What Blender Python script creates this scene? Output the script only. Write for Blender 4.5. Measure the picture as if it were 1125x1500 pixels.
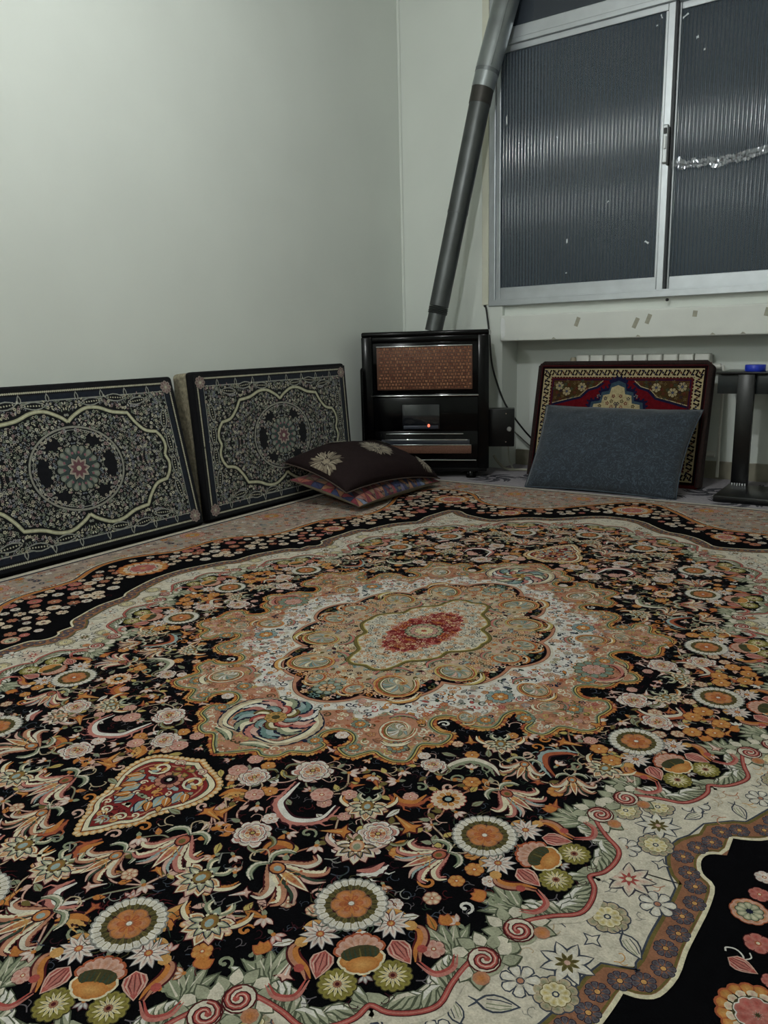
import bpy, bmesh, math, random, cmath
import numpy as np
from mathutils import Matrix, Vector

# ------------------------------------------------------------------ reset
for o in list(bpy.data.objects):
    bpy.data.objects.remove(o)
scene = bpy.context.scene
COL = scene.collection
PI = math.pi
rnd = random.Random(7)

# ------------------------------------------------------------------ camera
# room corner (left wall / window wall) is the origin; x runs along the window wall, y = 0 is
# the window wall, the room lies at negative y; z = 0 is the top of the carpet
CAM = Vector((2.797, -4.170, 0.752))
yaw, pitch, roll = math.radians(35.676), math.radians(12.372), math.radians(-1.5733)
fwd = Vector((-math.sin(yaw)*math.cos(pitch), math.cos(yaw)*math.cos(pitch), -math.sin(pitch)))
rgt = Vector((math.cos(yaw), math.sin(yaw), 0))
upv = rgt.cross(fwd)
r2 = math.cos(roll)*rgt + math.sin(roll)*upv
u2 = -math.sin(roll)*rgt + math.cos(roll)*upv
cam = bpy.data.cameras.new('camera')
cam_o = bpy.data.objects.new('camera', cam)
COL.objects.link(cam_o)
cam_o.matrix_world = Matrix(((r2.x, u2.x, -fwd.x, CAM.x), (r2.y, u2.y, -fwd.y, CAM.y), (r2.z, u2.z, -fwd.z, CAM.z), (0, 0, 0, 1)))
cam.sensor_fit = 'VERTICAL'
cam.sensor_height = 36.0
cam.lens = 1127/1500*36.0
cam.clip_start = 0.02
scene.camera = cam_o

# ------------------------------------------------------------------ world (night) and exposure
wd = bpy.data.worlds.new('night')
scene.world = wd
wd.use_nodes = True
wd.node_tree.nodes['Background'].inputs[0].default_value = (0.012, 0.017, 0.026, 1)
wd.node_tree.nodes['Background'].inputs[1].default_value = 1.0
scene.view_settings.view_transform = 'Standard'
scene.view_settings.look = 'None'
scene.view_settings.gamma = 1.0
scene.view_settings.exposure = 0.0
scene.view_settings.use_curve_mapping = False
LAMP_POWER = 184.0
LAMP_COLOR = (0.965, 1.0, 0.985)
LAMPS = ((1.58, -2.62, 2.36), (0.9, -6.1, 2.40))

# ------------------------------------------------------------------ helpers
def lin(h):
    h = h.lstrip('#')
    out = []
    for i in (0, 2, 4):
        c = int(h[i:i+2], 16)/255
        out.append(c/12.92 if c <= .04045 else ((c+.055)/1.055)**2.4)
    return tuple(out)

def mat(name, col, rough=.6, metal=0., spec=.5, noise=0., nscale=20., bump=0., bscale=60., **kw):
    m = bpy.data.materials.new(name)
    m.use_nodes = True
    nt = m.node_tree
    b = nt.nodes['Principled BSDF']
    b.inputs['Base Color'].default_value = (*col, 1)
    b.inputs['Roughness'].default_value = rough
    b.inputs['Metallic'].default_value = metal
    b.inputs['Specular IOR Level'].default_value = spec
    for k, v in kw.items():
        b.inputs[k].default_value = v
    if noise or bump:
        tc = nt.nodes.new('ShaderNodeTexCoord')
    if noise:
        n = nt.nodes.new('ShaderNodeTexNoise')
        n.inputs['Scale'].default_value = nscale
        n.inputs['Detail'].default_value = 5
        nt.links.new(tc.outputs['Object'], n.inputs['Vector'])
        r = nt.nodes.new('ShaderNodeValToRGB')
        r.color_ramp.elements[0].position = .3
        r.color_ramp.elements[1].position = .7
        r.color_ramp.elements[0].color = (*[c*(1-noise) for c in col], 1)
        r.color_ramp.elements[1].color = (*[min(1, c*(1+noise)) for c in col], 1)
        nt.links.new(n.outputs['Fac'], r.inputs['Fac'])
        nt.links.new(r.outputs['Color'], b.inputs['Base Color'])
    if bump:
        n2 = nt.nodes.new('ShaderNodeTexNoise')
        n2.inputs['Scale'].default_value = bscale
        n2.inputs['Detail'].default_value = 4
        nt.links.new(tc.outputs['Object'], n2.inputs['Vector'])
        bp = nt.nodes.new('ShaderNodeBump')
        bp.inputs['Strength'].default_value = bump
        bp.inputs['Distance'].default_value = .01
        nt.links.new(n2.outputs['Fac'], bp.inputs['Height'])
        nt.links.new(bp.outputs['Normal'], b.inputs['Normal'])
    return m

def woven(name, nscale=420., amt=.35, rough=.95, bump=.35, sheen=.08, gain=1.):
    """woven wool: yarn colour comes with the geometry, the knots give grain and relief"""
    m = bpy.data.materials.new(name)
    m.use_nodes = True
    nt = m.node_tree
    L = nt.links.new
    b = nt.nodes['Principled BSDF']
    b.inputs['Roughness'].default_value = rough
    b.inputs['Specular IOR Level'].default_value = .04
    b.inputs['Sheen Weight'].default_value = sheen
    b.inputs['Sheen Roughness'].default_value = .5
    at = nt.nodes.new('ShaderNodeAttribute')
    at.attribute_name = 'yarn'
    tc = nt.nodes.new('ShaderNodeTexCoord')
    n = nt.nodes.new('ShaderNodeTexNoise')
    n.inputs['Scale'].default_value = nscale
    n.inputs['Detail'].default_value = 2
    n2 = nt.nodes.new('ShaderNodeTexNoise')
    n2.inputs['Scale'].default_value = 60
    L(tc.outputs['Object'], n.inputs['Vector'])
    L(tc.outputs['Object'], n2.inputs['Vector'])
    ad = nt.nodes.new('ShaderNodeMath')
    ad.operation = 'ADD'
    L(n.outputs['Fac'], ad.inputs[0])
    L(n2.outputs['Fac'], ad.inputs[1])
    mr = nt.nodes.new('ShaderNodeMapRange')
    mr.inputs['From Min'].default_value = .6
    mr.inputs['From Max'].default_value = 1.4
    mr.inputs['To Min'].default_value = gain*(1-amt)
    mr.inputs['To Max'].default_value = gain*(1+amt)
    L(ad.outputs[0], mr.inputs['Value'])
    mx = nt.nodes.new('ShaderNodeVectorMath')
    mx.operation = 'SCALE'
    L(at.outputs['Color'], mx.inputs[0])
    L(mr.outputs['Result'], mx.inputs['Scale'])
    L(mx.outputs['Vector'], b.inputs['Base Color'])
    bp = nt.nodes.new('ShaderNodeBump')
    bp.inputs['Strength'].default_value = bump
    bp.inputs['Distance'].default_value = .003
    L(n.outputs['Fac'], bp.inputs['Height'])
    L(bp.outputs['Normal'], b.inputs['Normal'])
    return m

def tag(o, label=None, cat=None, group=None, kind=None):
    if label: o['label'] = label
    if cat: o['category'] = cat
    if group: o['group'] = group
    if kind: o['kind'] = kind
    return o

def empty(name, loc=(0, 0, 0), rot=(0, 0, 0)):
    o = bpy.data.objects.new(name, None)
    o.empty_display_size = .1
    o.location = loc
    o.rotation_euler = rot
    COL.objects.link(o)
    return o

def link(name, me, m=None, parent=None, loc=None, rot=None):
    o = bpy.data.objects.new(name, me)
    if m is not None:
        me.materials.clear()
        for k in (m if isinstance(m, (list, tuple)) else [m]):
            me.materials.append(k)
    COL.objects.link(o)
    if parent: o.parent = parent
    if loc is not None: o.location = loc
    if rot is not None: o.rotation_euler = rot
    return o

def smooth(me, ang=None):
    for p_ in me.polygons:
        p_.use_smooth = True
    if ang is not None:
        me.set_sharp_from_angle(angle=math.radians(ang))
    return me

class MB:
    """collects boxes, tubes and lathes of ONE part"""
    def __init__(s):
        s.bm = bmesh.new()
    def box(s, x0, x1, y0, y1, z0, z1, bev=0., seg=2, M=None):
        t = bmesh.new()
        bmesh.ops.create_cube(t, size=1)
        for v in t.verts:
            v.co = Vector((x0+(v.co.x+.5)*(x1-x0), y0+(v.co.y+.5)*(y1-y0), z0+(v.co.z+.5)*(z1-z0)))
        if bev:
            bmesh.ops.bevel(t, geom=t.edges[:], offset=bev, segments=seg, profile=.5, affect='EDGES')
        s._merge(t, M)
        return s
    def _merge(s, t, M=None):
        if M is not None:
            bmesh.ops.transform(t, matrix=M, verts=t.verts)
        me = bpy.data.meshes.new('tmp')
        t.to_mesh(me)
        t.free()
        s.bm.from_mesh(me)
        bpy.data.meshes.remove(me)
    def tube(s, pts, rad, n=12, cap=True):
        pts = [Vector(q) for q in pts]
        if not isinstance(rad, (list, tuple)):
            rad = [rad]*len(pts)
        rings = []
        up = Vector((0, 0, 1))
        prev = None
        for i, q in enumerate(pts):
            d = (pts[min(i+1, len(pts)-1)]-pts[max(i-1, 0)]).normalized()
            if prev is None:
                a = d.cross(up)
                if a.length < .05: a = d.cross(Vector((1, 0, 0)))
            else:
                a = prev-d*prev.dot(d)
            a.normalize()
            prev = a
            b = d.cross(a)
            rings.append([s.bm.verts.new(q+rad[i]*(math.cos(2*PI*k/n)*a+math.sin(2*PI*k/n)*b)) for k in range(n)])
        for i in range(len(rings)-1):
            for k in range(n):
                s.bm.faces.new((rings[i][k], rings[i][(k+1) % n], rings[i+1][(k+1) % n], rings[i+1][k]))
        if cap:
            s.bm.faces.new(rings[0][::-1])
            s.bm.faces.new(rings[-1])
        return s
    def lathe(s, prof, n=24, M=None):
        t = bmesh.new()
        rings = []
        for r, z in prof:
            rings.append([t.verts.new((r*math.cos(2*PI*k/n), r*math.sin(2*PI*k/n), z)) for k in range(n)])
        for i in range(len(rings)-1):
            for k in range(n):
                t.faces.new((rings[i][k], rings[i][(k+1) % n], rings[i+1][(k+1) % n], rings[i+1][k]))
        t.faces.new(rings[0][::-1])
        t.faces.new(rings[-1])
        s._merge(t, M)
        return s
    def prism(s, outline, z0, z1, M=None):
        t = bmesh.new()
        a = [t.verts.new((x, y, z0)) for x, y in outline]
        b = [t.verts.new((x, y, z1)) for x, y in outline]
        t.faces.new(a[::-1])
        t.faces.new(b)
        n = len(a)
        for k in range(n):
            t.faces.new((a[k], a[(k+1) % n], b[(k+1) % n], b[k]))
        s._merge(t, M)
        return s
    def build(s, name, m=None, parent=None, loc=None, rot=None, sm=None):
        bmesh.ops.recalc_face_normals(s.bm, faces=s.bm.faces)
        me = bpy.data.meshes.new(name)
        s.bm.to_mesh(me)
        s.bm.free()
        if sm: smooth(me, sm)
        return link(name, me, m, parent, loc, rot)

def spline(pts, n=8):
    """Catmull-Rom through complex / vector points"""
    P_ = list(pts)
    P_ = [2*P_[0]-P_[1]]+P_+[2*P_[-1]-P_[-2]]
    out = []
    for i in range(1, len(P_)-2):
        a, b, c, d = P_[i-1:i+3]
        for k in range(n):
            t = k/n
            out.append(.5*((2*b)+(c-a)*t+(2*a-5*b+4*c-d)*t*t+(3*b-a-3*c+d)*t**3))
    out.append(P_[-2])
    return out

# ------------------------------------------------------------------ woven pattern drawing (each shape is real inlaid pile)
STEP = 4e-5
class Art:
    """flat woven shapes; 'q' shapes repeat in 4 mirrored quarters, 'u'/'v' on an axis, '1' once"""
    def __init__(s, step=STEP):
        s.B = {k: ([], [], []) for k in 'quv1'}
        s.a, s.b, s.f = 1+0j, 0j, False
        s.sym = 'q'
        s.st = []
        s.base = 0.
        s.j = 0.
        s.step = step
        s.rr = random.Random(99)
    def push(s, p=0j, ang=0., sc=1., flip=False):
        s.st.append((s.a, s.b, s.f))
        a2 = sc*cmath.exp(1j*ang)
        if s.f:
            s.b = s.a*complex(p).conjugate()+s.b
            s.a = s.a*a2.conjugate()
        else:
            s.b = s.a*p+s.b
            s.a = s.a*a2
        s.f = s.f != flip
        return s
    def pop(s):
        s.a, s.b, s.f = s.st.pop()
    def poly(s, z, col, lvl, cc=None):
        z = np.asarray(z, complex)
        if s.f: z = z.conj()
        z = s.a*z+s.b
        V, F, K = s.B[s.sym]
        n0 = V[-1][0]+V[-1][1] if V else 0
        n = len(z)
        zz = s.base+(lvl+s.j*.3+s.rr.random()*.25)*s.step
        if cc is None:
            V.append((n0, n, z, zz))
            F.append(list(range(n0, n0+n)))
            K.append((n, col, None))
        else:
            V.append((n0, n+1, np.concatenate([z, [z.mean()]]), zz))
            for k in range(n):
                F.append([n0+k, n0+(k+1) % n, n0+n])
            K.append((n, col, cc))
    def strip(s, path, w, col, lvl, off=0., closed=False, col2=None):
        p = np.asarray(path, complex)
        if closed:
            t = np.roll(p, -1)-np.roll(p, 1)
        else:
            t = np.gradient(p)
        t = t/np.maximum(abs(t), 1e-9)
        nrm = 1j*t
        w = np.broadcast_to(np.asarray(w, float), (len(p),))
        if s.f: pass
        L_ = p+nrm*(off+w/2)
        R_ = p+nrm*(off-w/2)
        m = len(p)
        V, F, K = s.B[s.sym]
        n0 = (V[-1][0]+V[-1][1] if V else 0)
        z = np.concatenate([L_, R_])
        if s.f: z = z.conj()
        z = s.a*z+s.b
        V.append((n0, 2*m, z, s.base+(lvl+s.j*.3+s.rr.random()*.25)*s.step))
        K.append((2*m, col, 'strip' if col2 is None else col2))
        for i in range(m if closed else m-1):
            k = (i+1) % m
            F.append([n0+i, n0+k, n0+m+k, n0+m+i])
    def mesh(s, name, fn=None):
        vx, fc, cl = [], [], []
        base = 0
        for key, (V, F, K) in s.B.items():
            if not V: continue
            z = np.concatenate([v[2] for v in V])
            h = np.concatenate([np.full(v[1], v[3]) for v in V])
            cs = []
            for n, col, cc in K:
                a = np.tile(np.array(col), (n, 1))
                if cc is not None and not isinstance(cc, str):
                    if len(cc) == 3:
                        a = np.vstack([a, np.array(cc)[None]])
                cs.append(a)
            c = np.vstack(cs)
            for sx, sy in {'q': ((1, 1), (-1, 1), (1, -1), (-1, -1)), 'u': ((1, 1), (-1, 1)), 'v': ((1, 1), (1, -1)), '1': ((1, 1),)}[key]:
                vx.append(np.stack([z.real*sx, z.imag*sy, h], 1))
                cl.append(c)
                fl_ = sx*sy < 0
                for f in F:
                    g = [i+base for i in f]
                    fc.append(g[::-1] if fl_ else g)
                base += len(z)
        v = np.concatenate(vx)
        if fn is not None: v = fn(v)
        c = np.concatenate(cl)
        me = bpy.data.meshes.new(name)
        me.vertices.add(len(v))
        me.vertices.foreach_set('co', v.astype(np.float32).ravel())
        lens = np.array([len(f) for f in fc], np.int32)
        idx = np.fromiter((i for f in fc for i in f), np.int32, lens.sum())
        me.loops.add(len(idx))
        me.loops.foreach_set('vertex_index', idx)
        me.polygons.add(len(fc))
        st = np.concatenate([[0], np.cumsum(lens)[:-1]]).astype(np.int32)
        me.polygons.foreach_set('loop_start', st)
        me.update(calc_edges=True)
        at = me.color_attributes.new('yarn', 'FLOAT_COLOR', 'POINT')
        at.data.foreach_set('color', np.concatenate([c, np.ones((len(c), 1))], 1).astype(np.float32).ravel())
        return me

def pet(L, w, n=3, r=.8, x0=0.):
    """petal outline from x0 to L, half width w, fullest at the place r sets"""
    t = np.linspace(0, 1, n+2)[1:-1]
    x = x0+(L-x0)*t
    y = w*np.sin(PI*t**r)
    return np.concatenate([[x0], x+1j*y, [L], (x-1j*y)[::-1]])
def rpet(L, w, x0=0.):
    """round-ended petal"""
    return np.array([x0, x0+(L-x0)*.45+.75j*w, x0+(L-x0)*.8+1j*w, L-.02*L+.5j*w, L+0j, L-.02*L-.5j*w, x0+(L-x0)*.8-1j*w, x0+(L-x0)*.45-.75j*w], complex)
def circ(r, n=10, ry=None):
    t = np.arange(n)*2*PI/n
    return r*np.cos(t)+1j*(ry or r)*np.sin(t)
def arc(r, a0, a1, n=12):
    return r*np.exp(1j*np.linspace(a0, a1, n))

# palette (linear)
K = {k: lin(v) for k, v in dict(
    black='#08080b', navy='#22263a', ivory='#cfc7b6', cream='#d9d0b4', white='#d8d4cd', salmon='#b37f66', brown='#93674f',
    rust='#a3583c', orange='#ba783f', amber='#c7985c', olive='#6d6238', dkolive='#47432c', sage='#8a9078', dkgreen='#37473a',
    pink='#b8786e', rose='#a8524c', red='#7d2b2b', dkred='#4f1f22', ltblue='#93a5a3', teal='#6c8783', gold='#b9a663', lime='#8d8542',
    mauve='#686267', purple='#45414a', blush='#c9a597', wine='#3a1c22', grey='#8b8a84', slate='#454b57', beige='#b8a58a').items()}

def flower(A, n, r0, r1, w, col, lvl, cc=None, out=None, ow=1.18, ph=0., shape=rpet):
    for k in range(n):
        A.push(0, ph+2*PI*k/n)
        if out is not None:
            A.poly(shape(r1*1.06, w*ow, x0=r0), out, lvl-1)
        A.poly(shape(r1, w, x0=r0), col, lvl, cc)
        A.pop()

def rosette(A, p, R, lv=20):
    A.push(p, rnd.uniform(0, 6), R)
    # dark leafy wisps behind
    for k in range(22):
        a = 2*PI*k/22+rnd.uniform(-.1, .1)
        A.strip([.95*cmath.exp(1j*a), 1.2*cmath.exp(1j*(a+.12)), rnd.uniform(1.28, 1.48)*cmath.exp(1j*(a+.35))], [.05, .04, .01], rnd.choice([K['dkgreen'], K['dkolive'], K['dkred']]), lv)
    flower(A, 27, .6, 1.06, .125, K['white'], lv+2, K['ivory'], K['grey'])
    A.poly(circ(.78, 20), K['dkolive'], lv+3)
    flower(A, 20, .5, .82, .07, K['olive'], lv+4, K['dkolive'])
    flower(A, 14, .3, .62, .09, K['wine'], lv+5)
    A.poly(circ(.42, 12), K['rust'], lv+5.5)
    flower(A, 6, 0, .58, .225, K['orange'], lv+7, K['salmon'], K['brown'])
    flower(A, 6, 0, .36, .09, K['rust'], lv+7.6, K['orange'])
    for k in range(14):
        A.push(0, 2*PI*k/14)
        A.strip([.12, .34 if k % 2 else .42], [.03, .01], K['rust'], lv+8)
        A.pop()
    for k in range(27):
        A.push(0, 2*PI*(k+.5)/27)
        A.strip([.72, .98], [.02, .03], K['olive'], lv+2.6)
        A.pop()
    A.poly(circ(.13, 8), K['brown'], lv+9)
    A.poly(circ(.085, 8), K['white'], lv+10)
    A.pop()

def daisy(A, p, R, lv=20, ang=0):
    A.push(p, ang, R)
    flower(A, 11, .1, 1., .15, K['white'], lv+1, K['blush'], K['mauve'], ow=1.3, shape=pet)
    for k in range(11):
        A.push(0, 2*PI*k/11)
        A.strip([.2, .6], [.05, .01], K['mauve'], lv+2)
        A.pop()
    A.poly(circ(.22, 8), K['rust'], lv+3)
    A.poly(circ(.13, 6), K['amber'], lv+4)
    A.pop()

def greenros(A, p, R, lv=20):
    A.push(p, rnd.uniform(0, 6), R)
    flower(A, 13, .3, 1., .21, K['lime'], lv+1, K['olive'], K['dkolive'])
    flower(A, 13, .15, .78, .085, K['cream'], lv+3, K['gold'], shape=pet)
    A.poly(circ(.24, 8), K['brown'], lv+4)
    A.poly(circ(.13, 6), K['dkred'], lv+5)
    A.pop()

def poppy(A, p, R, ang, lv=20):
    """open bloom seen from the side, mouth towards local +x"""
    A.push(p, ang, R)
    for k, a in enumerate((-1.15, -.6, 0, .6, 1.15)):
        A.push(.15*cmath.exp(1j*a)-.1, a*1.05+PI)
        A.poly(rpet(1.0, .34), K['cream'], lv+1)
        A.poly(rpet(.92, .27), K['orange'], lv+2, K['amber'])
        A.pop()
    for k, a in enumerate(np.linspace(-1.25, 1.25, 7)):
        A.push(0, a)
        A.poly(rpet(.95, .26), K['rust'], lv+1)
        A.poly(rpet(.86, .2), K['blush'], lv+3, K['salmon'])
        A.pop()
    A.poly(circ(.36, 14, .68), K['dkolive'], lv+4)
    for y in np.linspace(-.5, .5, 7):
        A.strip([-.2+1j*y, .22+1.1j*y], [.07, .03], K['dkgreen'] if int(y*10) % 2 else K['olive'], lv+5)
    A.poly(-.5+circ(.34, 12, .6), K['orange'], lv+5, K['amber'])
    A.pop()

def tulip(A, p, R, ang, lv=20):
    A.push(p, ang, R)
    A.poly(pet(1.1, .66, 4, .7, -.85), K['blush'], lv+1)
    A.poly(pet(1.0, .55, 4, .7, -.78), K['rose'], lv+2, K['pink'])
    for y in (-.42, -.15, .15, .42):
        A.strip([-.6+.6j*y, .1+1j*y, .7+.4j*y], [.05, .1, .04], K['blush'] if abs(y) > .2 else K['pink'], lv+3)
    for y in (-.3, 0, .3):
        A.strip([-.6+.5j*y, .1+1j*y, .55+.4j*y], [.03, .05, .02], K['dkred'], lv+4)
    A.pop()

def curl(A, p, R, ang, w, col, lv, turns=1.15, flip=False, dot=True, col2=None):
    A.push(p, ang, R, flip)
    th = np.linspace(0, turns*2*PI, int(9*turns)+4)
    r = 1-.78*th/th[-1]
    path = r*np.exp(1j*th)
    ww = w/R*(.35+.65*np.sin(PI*np.linspace(.12, .95, len(th))))
    if col2 is not None:
        A.strip(path, ww*1.7, col2, lv-1)
    A.strip(path, ww, col, lv)
    if dot: A.poly(path[-1]+circ(.75*w/R, 6), col, lv+.5)
    A.pop()

def leafband(A, pts, w, cA, cB, lv, serr=True, out=None, both=False):
    """curved acanthus leaf along pts: outer stripe cA, toothed inner stripe cB"""
    p = np.array(spline([complex(q) for q in pts], 6))
    n = len(p)
    t = np.linspace(0, 1, n)
    prof = np.sin(PI*np.clip(t*.9+.06, 0, 1))**.8
    if out is not None:
        A.strip(p, w*prof*1.35+.001, out, lv-1)
    A.strip(p, w*prof*.55, cA, lv+1, off=-w*.2)
    tooth = np.where(np.arange(n) % 2 == 0, 1.25, .75) if serr else np.ones(n)
    A.strip(p, w*prof*.5*tooth, cB, lv, off=w*.24)

def leaf(A, p, L, w, ang, col, lv, mid=None, out=None):
    A.push(p, ang)
    if out is not None: A.poly(pet(L*1.1, w*1.3, 3, .75, -.06*L), out, lv-1)
    A.poly(pet(L, w, 3, .75), col, lv)
    if mid is not None: A.strip([.1*L, .85*L], [w*.35, w*.1], mid, lv+1)
    A.pop()

PALS = [('orange', 'cream', 'sage', 'olive', 'ltblue'), ('blush', 'white', 'pink', 'rose', 'amber'), ('salmon', 'ivory', 'dkgreen', 'orange', 'ltblue'),
        ('white', 'blush', 'olive', 'orange', 'sage'), ('pink', 'cream', 'ltblue', 'rust', 'olive')]
def palmette(A, p, R, ang, lv=20, pal=None):
    c = [K[k] for k in PALS[rnd.randrange(5) if pal is None else pal]]
    A.push(p, ang, R)
    # side leaves curling back
    for sg in (1, -1):
        A.push(0, 0, 1, sg < 0)
        leafband(A, (-.25+.15j, -.1+.75j, -.45+1.15j, -.85+1.2j), .3, c[1], c[0], lv, out=K['wine'])
        leafband(A, (-.4+.1j, -.75+.45j, -1.1+.4j), .22, c[2], c[1], lv, out=None)
        A.poly(.2+.8j+circ(.16, 7), c[0], lv+1, c[1])
        A.strip([-.9+.2j, -1.3+.6j, -1.55+.35j], [.07, .05, .02], K['grey'], lv)
        A.pop()
    for a in np.linspace(-1.75, 1.75, 9):
        A.push(-.1, a)
        ev = int(round(a*2.3)) % 2 == 0
        A.poly(pet(1.14-.12*abs(a), .25, 3, 1.2, .1), K['dkred'], lv+1)
        A.poly(pet(1.08-.12*abs(a), .21, 3, 1.2, .1), K['cream'] if ev else K['blush'], lv+2)
        A.poly(pet(.98-.12*abs(a), .145, 3, 1.2, .15), c[0] if ev else c[1], lv+2.4, c[1] if ev else c[0])
        A.strip([.35, .8-.1*abs(a)], [.05, .015], K['rust'] if ev else c[2], lv+2.7)
        A.pop()
    for a in np.linspace(-1.5, 1.5, 6):
        A.push(-.12, a)
        A.poly(pet(.80, .17, 3, 1., .05), K['navy'], lv+3.6)
        A.poly(pet(.74, .13, 3, 1., .05), c[2], lv+4, c[1])
        A.strip([.2, .62], [.04, .01], K['white'], lv+4.4)
        A.pop()
    A.poly(-.1+circ(.42, 10, .36), K['wine'], lv+5)
    for k in range(8):
        A.poly(-.1+.38*math.cos(k*PI/4)+.33j*math.sin(k*PI/4)+circ(.07, 5), K['cream'], lv+5.4)
    A.poly(-.1+circ(.36, 10, .3), c[3], lv+6, c[0])
    A.poly(-.05+circ(.2, 8, .15), c[4], lv+7)
    A.poly(pet(-.85, .2, 3, 1.), c[2], lv+3, c[4])
    A.pop()

def peony(A, p, R, ang, lv=20):
    """ruffled round bloom of uneven petals"""
    A.push(p, ang, R)
    for sg in (1, -1):
        A.push(0, 0, 1, sg < 0)
        leafband(A, (-.5+.3j, -.9+.6j, -1.35+.5j, -1.5+.1j), .22, K['sage'], K['olive'], lv, True, K['wine'])
        A.strip(spline([.5+.6j, 1.0+1.0j, 1.35+.8j, 1.25+.5j], 3), .05, K['blush'], lv)
        A.pop()
    for n, r1_, w_, cs, l0 in ((11, 1., .27, ('blush', 'white', 'pink'), 1), (9, .74, .23, ('pink', 'cream', 'blush'), 6), (7, .46, .18, ('amber', 'rose', 'cream'), 11)):
        for k in range(n):
            A.push(0, 2*PI*k/n+rnd.uniform(-.12, .12), rnd.uniform(.86, 1.1))
            z = rpet(r1_, w_, .1)
            z[3:6] += rnd.uniform(-.06, .06)+1j*rnd.uniform(-.06, .06)
            cc = cs[k % 3]
            A.poly(z*1.06, K['dkred'], lv+l0+(k % 2)*2)
            A.poly(z, K['white'] if cc != 'white' else K['ivory'], lv+l0+.4+(k % 2)*2)
            A.poly(z*.86+.02, K[cc], lv+l0+.8+(k % 2)*2, K[cs[(k+1) % 3]])
            A.strip([.3*r1_, .78*r1_], [.05, .015], K['rose'], lv+l0+1.2+(k % 2)*2)
            A.pop()
    A.poly(circ(.17, 8), K['dkred'], lv+15)
    A.poly(circ(.11, 7), K['gold'], lv+16)
    A.pop()

def lily(A, p, R, ang, lv=20, pal=2):
    """flared bloom seen from the side, curved petals opening towards local +x"""
    c = [K[k] for k in PALS[pal]]
    A.push(p, ang, R)
    for sg in (1, -1):
        A.push(0, 0, 1, sg < 0)
        leafband(A, (-.7+.05j, -.3+.35j, .25+.75j, .35+1.15j, .05+1.3j), .34, c[1], c[0], lv+1, True, K['dkred'])
        leafband(A, (-.6+.05j, -.1+.25j, .55+.5j, .95+.9j, .85+1.2j), .32, c[0], K['cream'], lv+3, True, K['dkred'])
        leafband(A, (-.75, -1.0+.35j, -.85+.75j, -.5+.9j), .22, K['sage'], K['ivory'], lv+1, True, K['dkgreen'])
        leafband(A, (-.2+.1j, .4+.22j, 1.0+.38j, 1.3+.7j), .26, K['blush'], c[2], lv+5, True, K['wine'])
        A.strip(spline([-.9+.1j, -1.35+.35j, -1.6+.1j, -1.45-.15j], 3), .06, K['beige'], lv)
        A.pop()
    A.poly(pet(1.35, .24, 4, .9, -.5), K['dkred'], lv+7)
    A.poly(pet(1.28, .19, 4, .9, -.45), K['cream'], lv+8)
    A.poly(pet(1.1, .12, 4, .9, -.35), c[0], lv+9, c[3])
    A.poly(-.35+circ(.34, 10, .30), K['wine'], lv+10)
    A.poly(-.35+circ(.28, 10, .24), c[3], lv+11, c[0])
    A.poly(-.32+circ(.15, 8, .13), c[4], lv+12)
    for k in range(5):
        a = (k-2)*.45
        A.strip([.05, .55*cmath.exp(1j*a)], [.05, .03], K['amber'], lv+13)
        A.poly(.57*cmath.exp(1j*a)+circ(.06, 5), K['rust'], lv+13.5)
    A.pop()

def smallflower(A, p, R, lv=20, col='orange', cc='amber', n=6):
    A.push(p, rnd.uniform(0, 6), R)
    flower(A, n, .05, 1., .42, K[col], lv+1, K[cc], K['dkred'])
    A.poly(circ(.26, 7), K['rust'], lv+2)
    A.poly(circ(.15, 6), K['cream'], lv+3)
    A.pop()

def bud(A, p, R, ang, lv=20, col='blush'):
    A.push(p, ang, R)
    for a in (-.7, 0, .7):
        A.push(0, a)
        A.poly(pet(1.05, .27, 3, 1.1), K['dkred'], lv)
        A.poly(pet(1., .2, 3, 1.1), K[col], lv+1, K['white'])
        A.pop()
    A.poly(pet(-.7, .2, 3, 1.), K['sage'], lv+1)
    A.poly(circ(.2, 6), K['orange'], lv+2)
    A.pop()

def wisp(A, p, R, ang, col, lv=12):
    A.push(p, ang, R, rnd.random() < .5)
    A.strip(spline([0, .5+.3j, 1.0+.1j, 1.1-.35j, .85-.45j], 4), .09, K[col], lv)
    A.strip(spline([.3+.2j, .45+.65j, .8+.7j], 4), .07, K[col], lv)
    A.pop()

def trumpet(A, p, R, ang, lv=20, col='orange', c2='amber'):
    A.push(p, ang, R)
    A.poly([-1, -.2+.2j, .35+.32j, .75+.85j, .8+.3j, 1.15+0j, .8-.3j, .75-.85j, .35-.32j, -.2-.2j], K['dkred'], lv)
    A.poly([-.9, -.2+.14j, .4+.25j, .68+.65j, .72+.2j, 1.0+0j, .72-.2j, .68-.65j, .4-.25j, -.2-.14j], K[col], lv+1)
    A.strip([-.8, .5], [.1, .14], K[c2], lv+2)
    A.pop()

def inpoly(P_, poly):
    x, y = P_.real, P_.imag
    px, py = poly.real, poly.imag
    ins = np.zeros(len(P_), bool)
    j = len(poly)-1
    for i in range(len(poly)):
        c = ((py[i] > y) != (py[j] > y))
        with np.errstate(divide='ignore', invalid='ignore'):
            xx = (px[j]-px[i])*(y-py[i])/(py[j]-py[i])+px[i]
        ins ^= c & (x < xx)
        j = i
    return ins

def edgedist(P_, path):
    """distance of points to a polyline"""
    path = np.asarray(path, complex)
    d = np.full(len(P_), 9.)
    for a, b in zip(path[:-1], path[1:]):
        ab = b-a
        t = np.clip(((P_-a)*np.conj(ab)).real/max(abs(ab)**2, 1e-12), 0, 1)
        d = np.minimum(d, abs(P_-a-t*ab))
    return d

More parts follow.
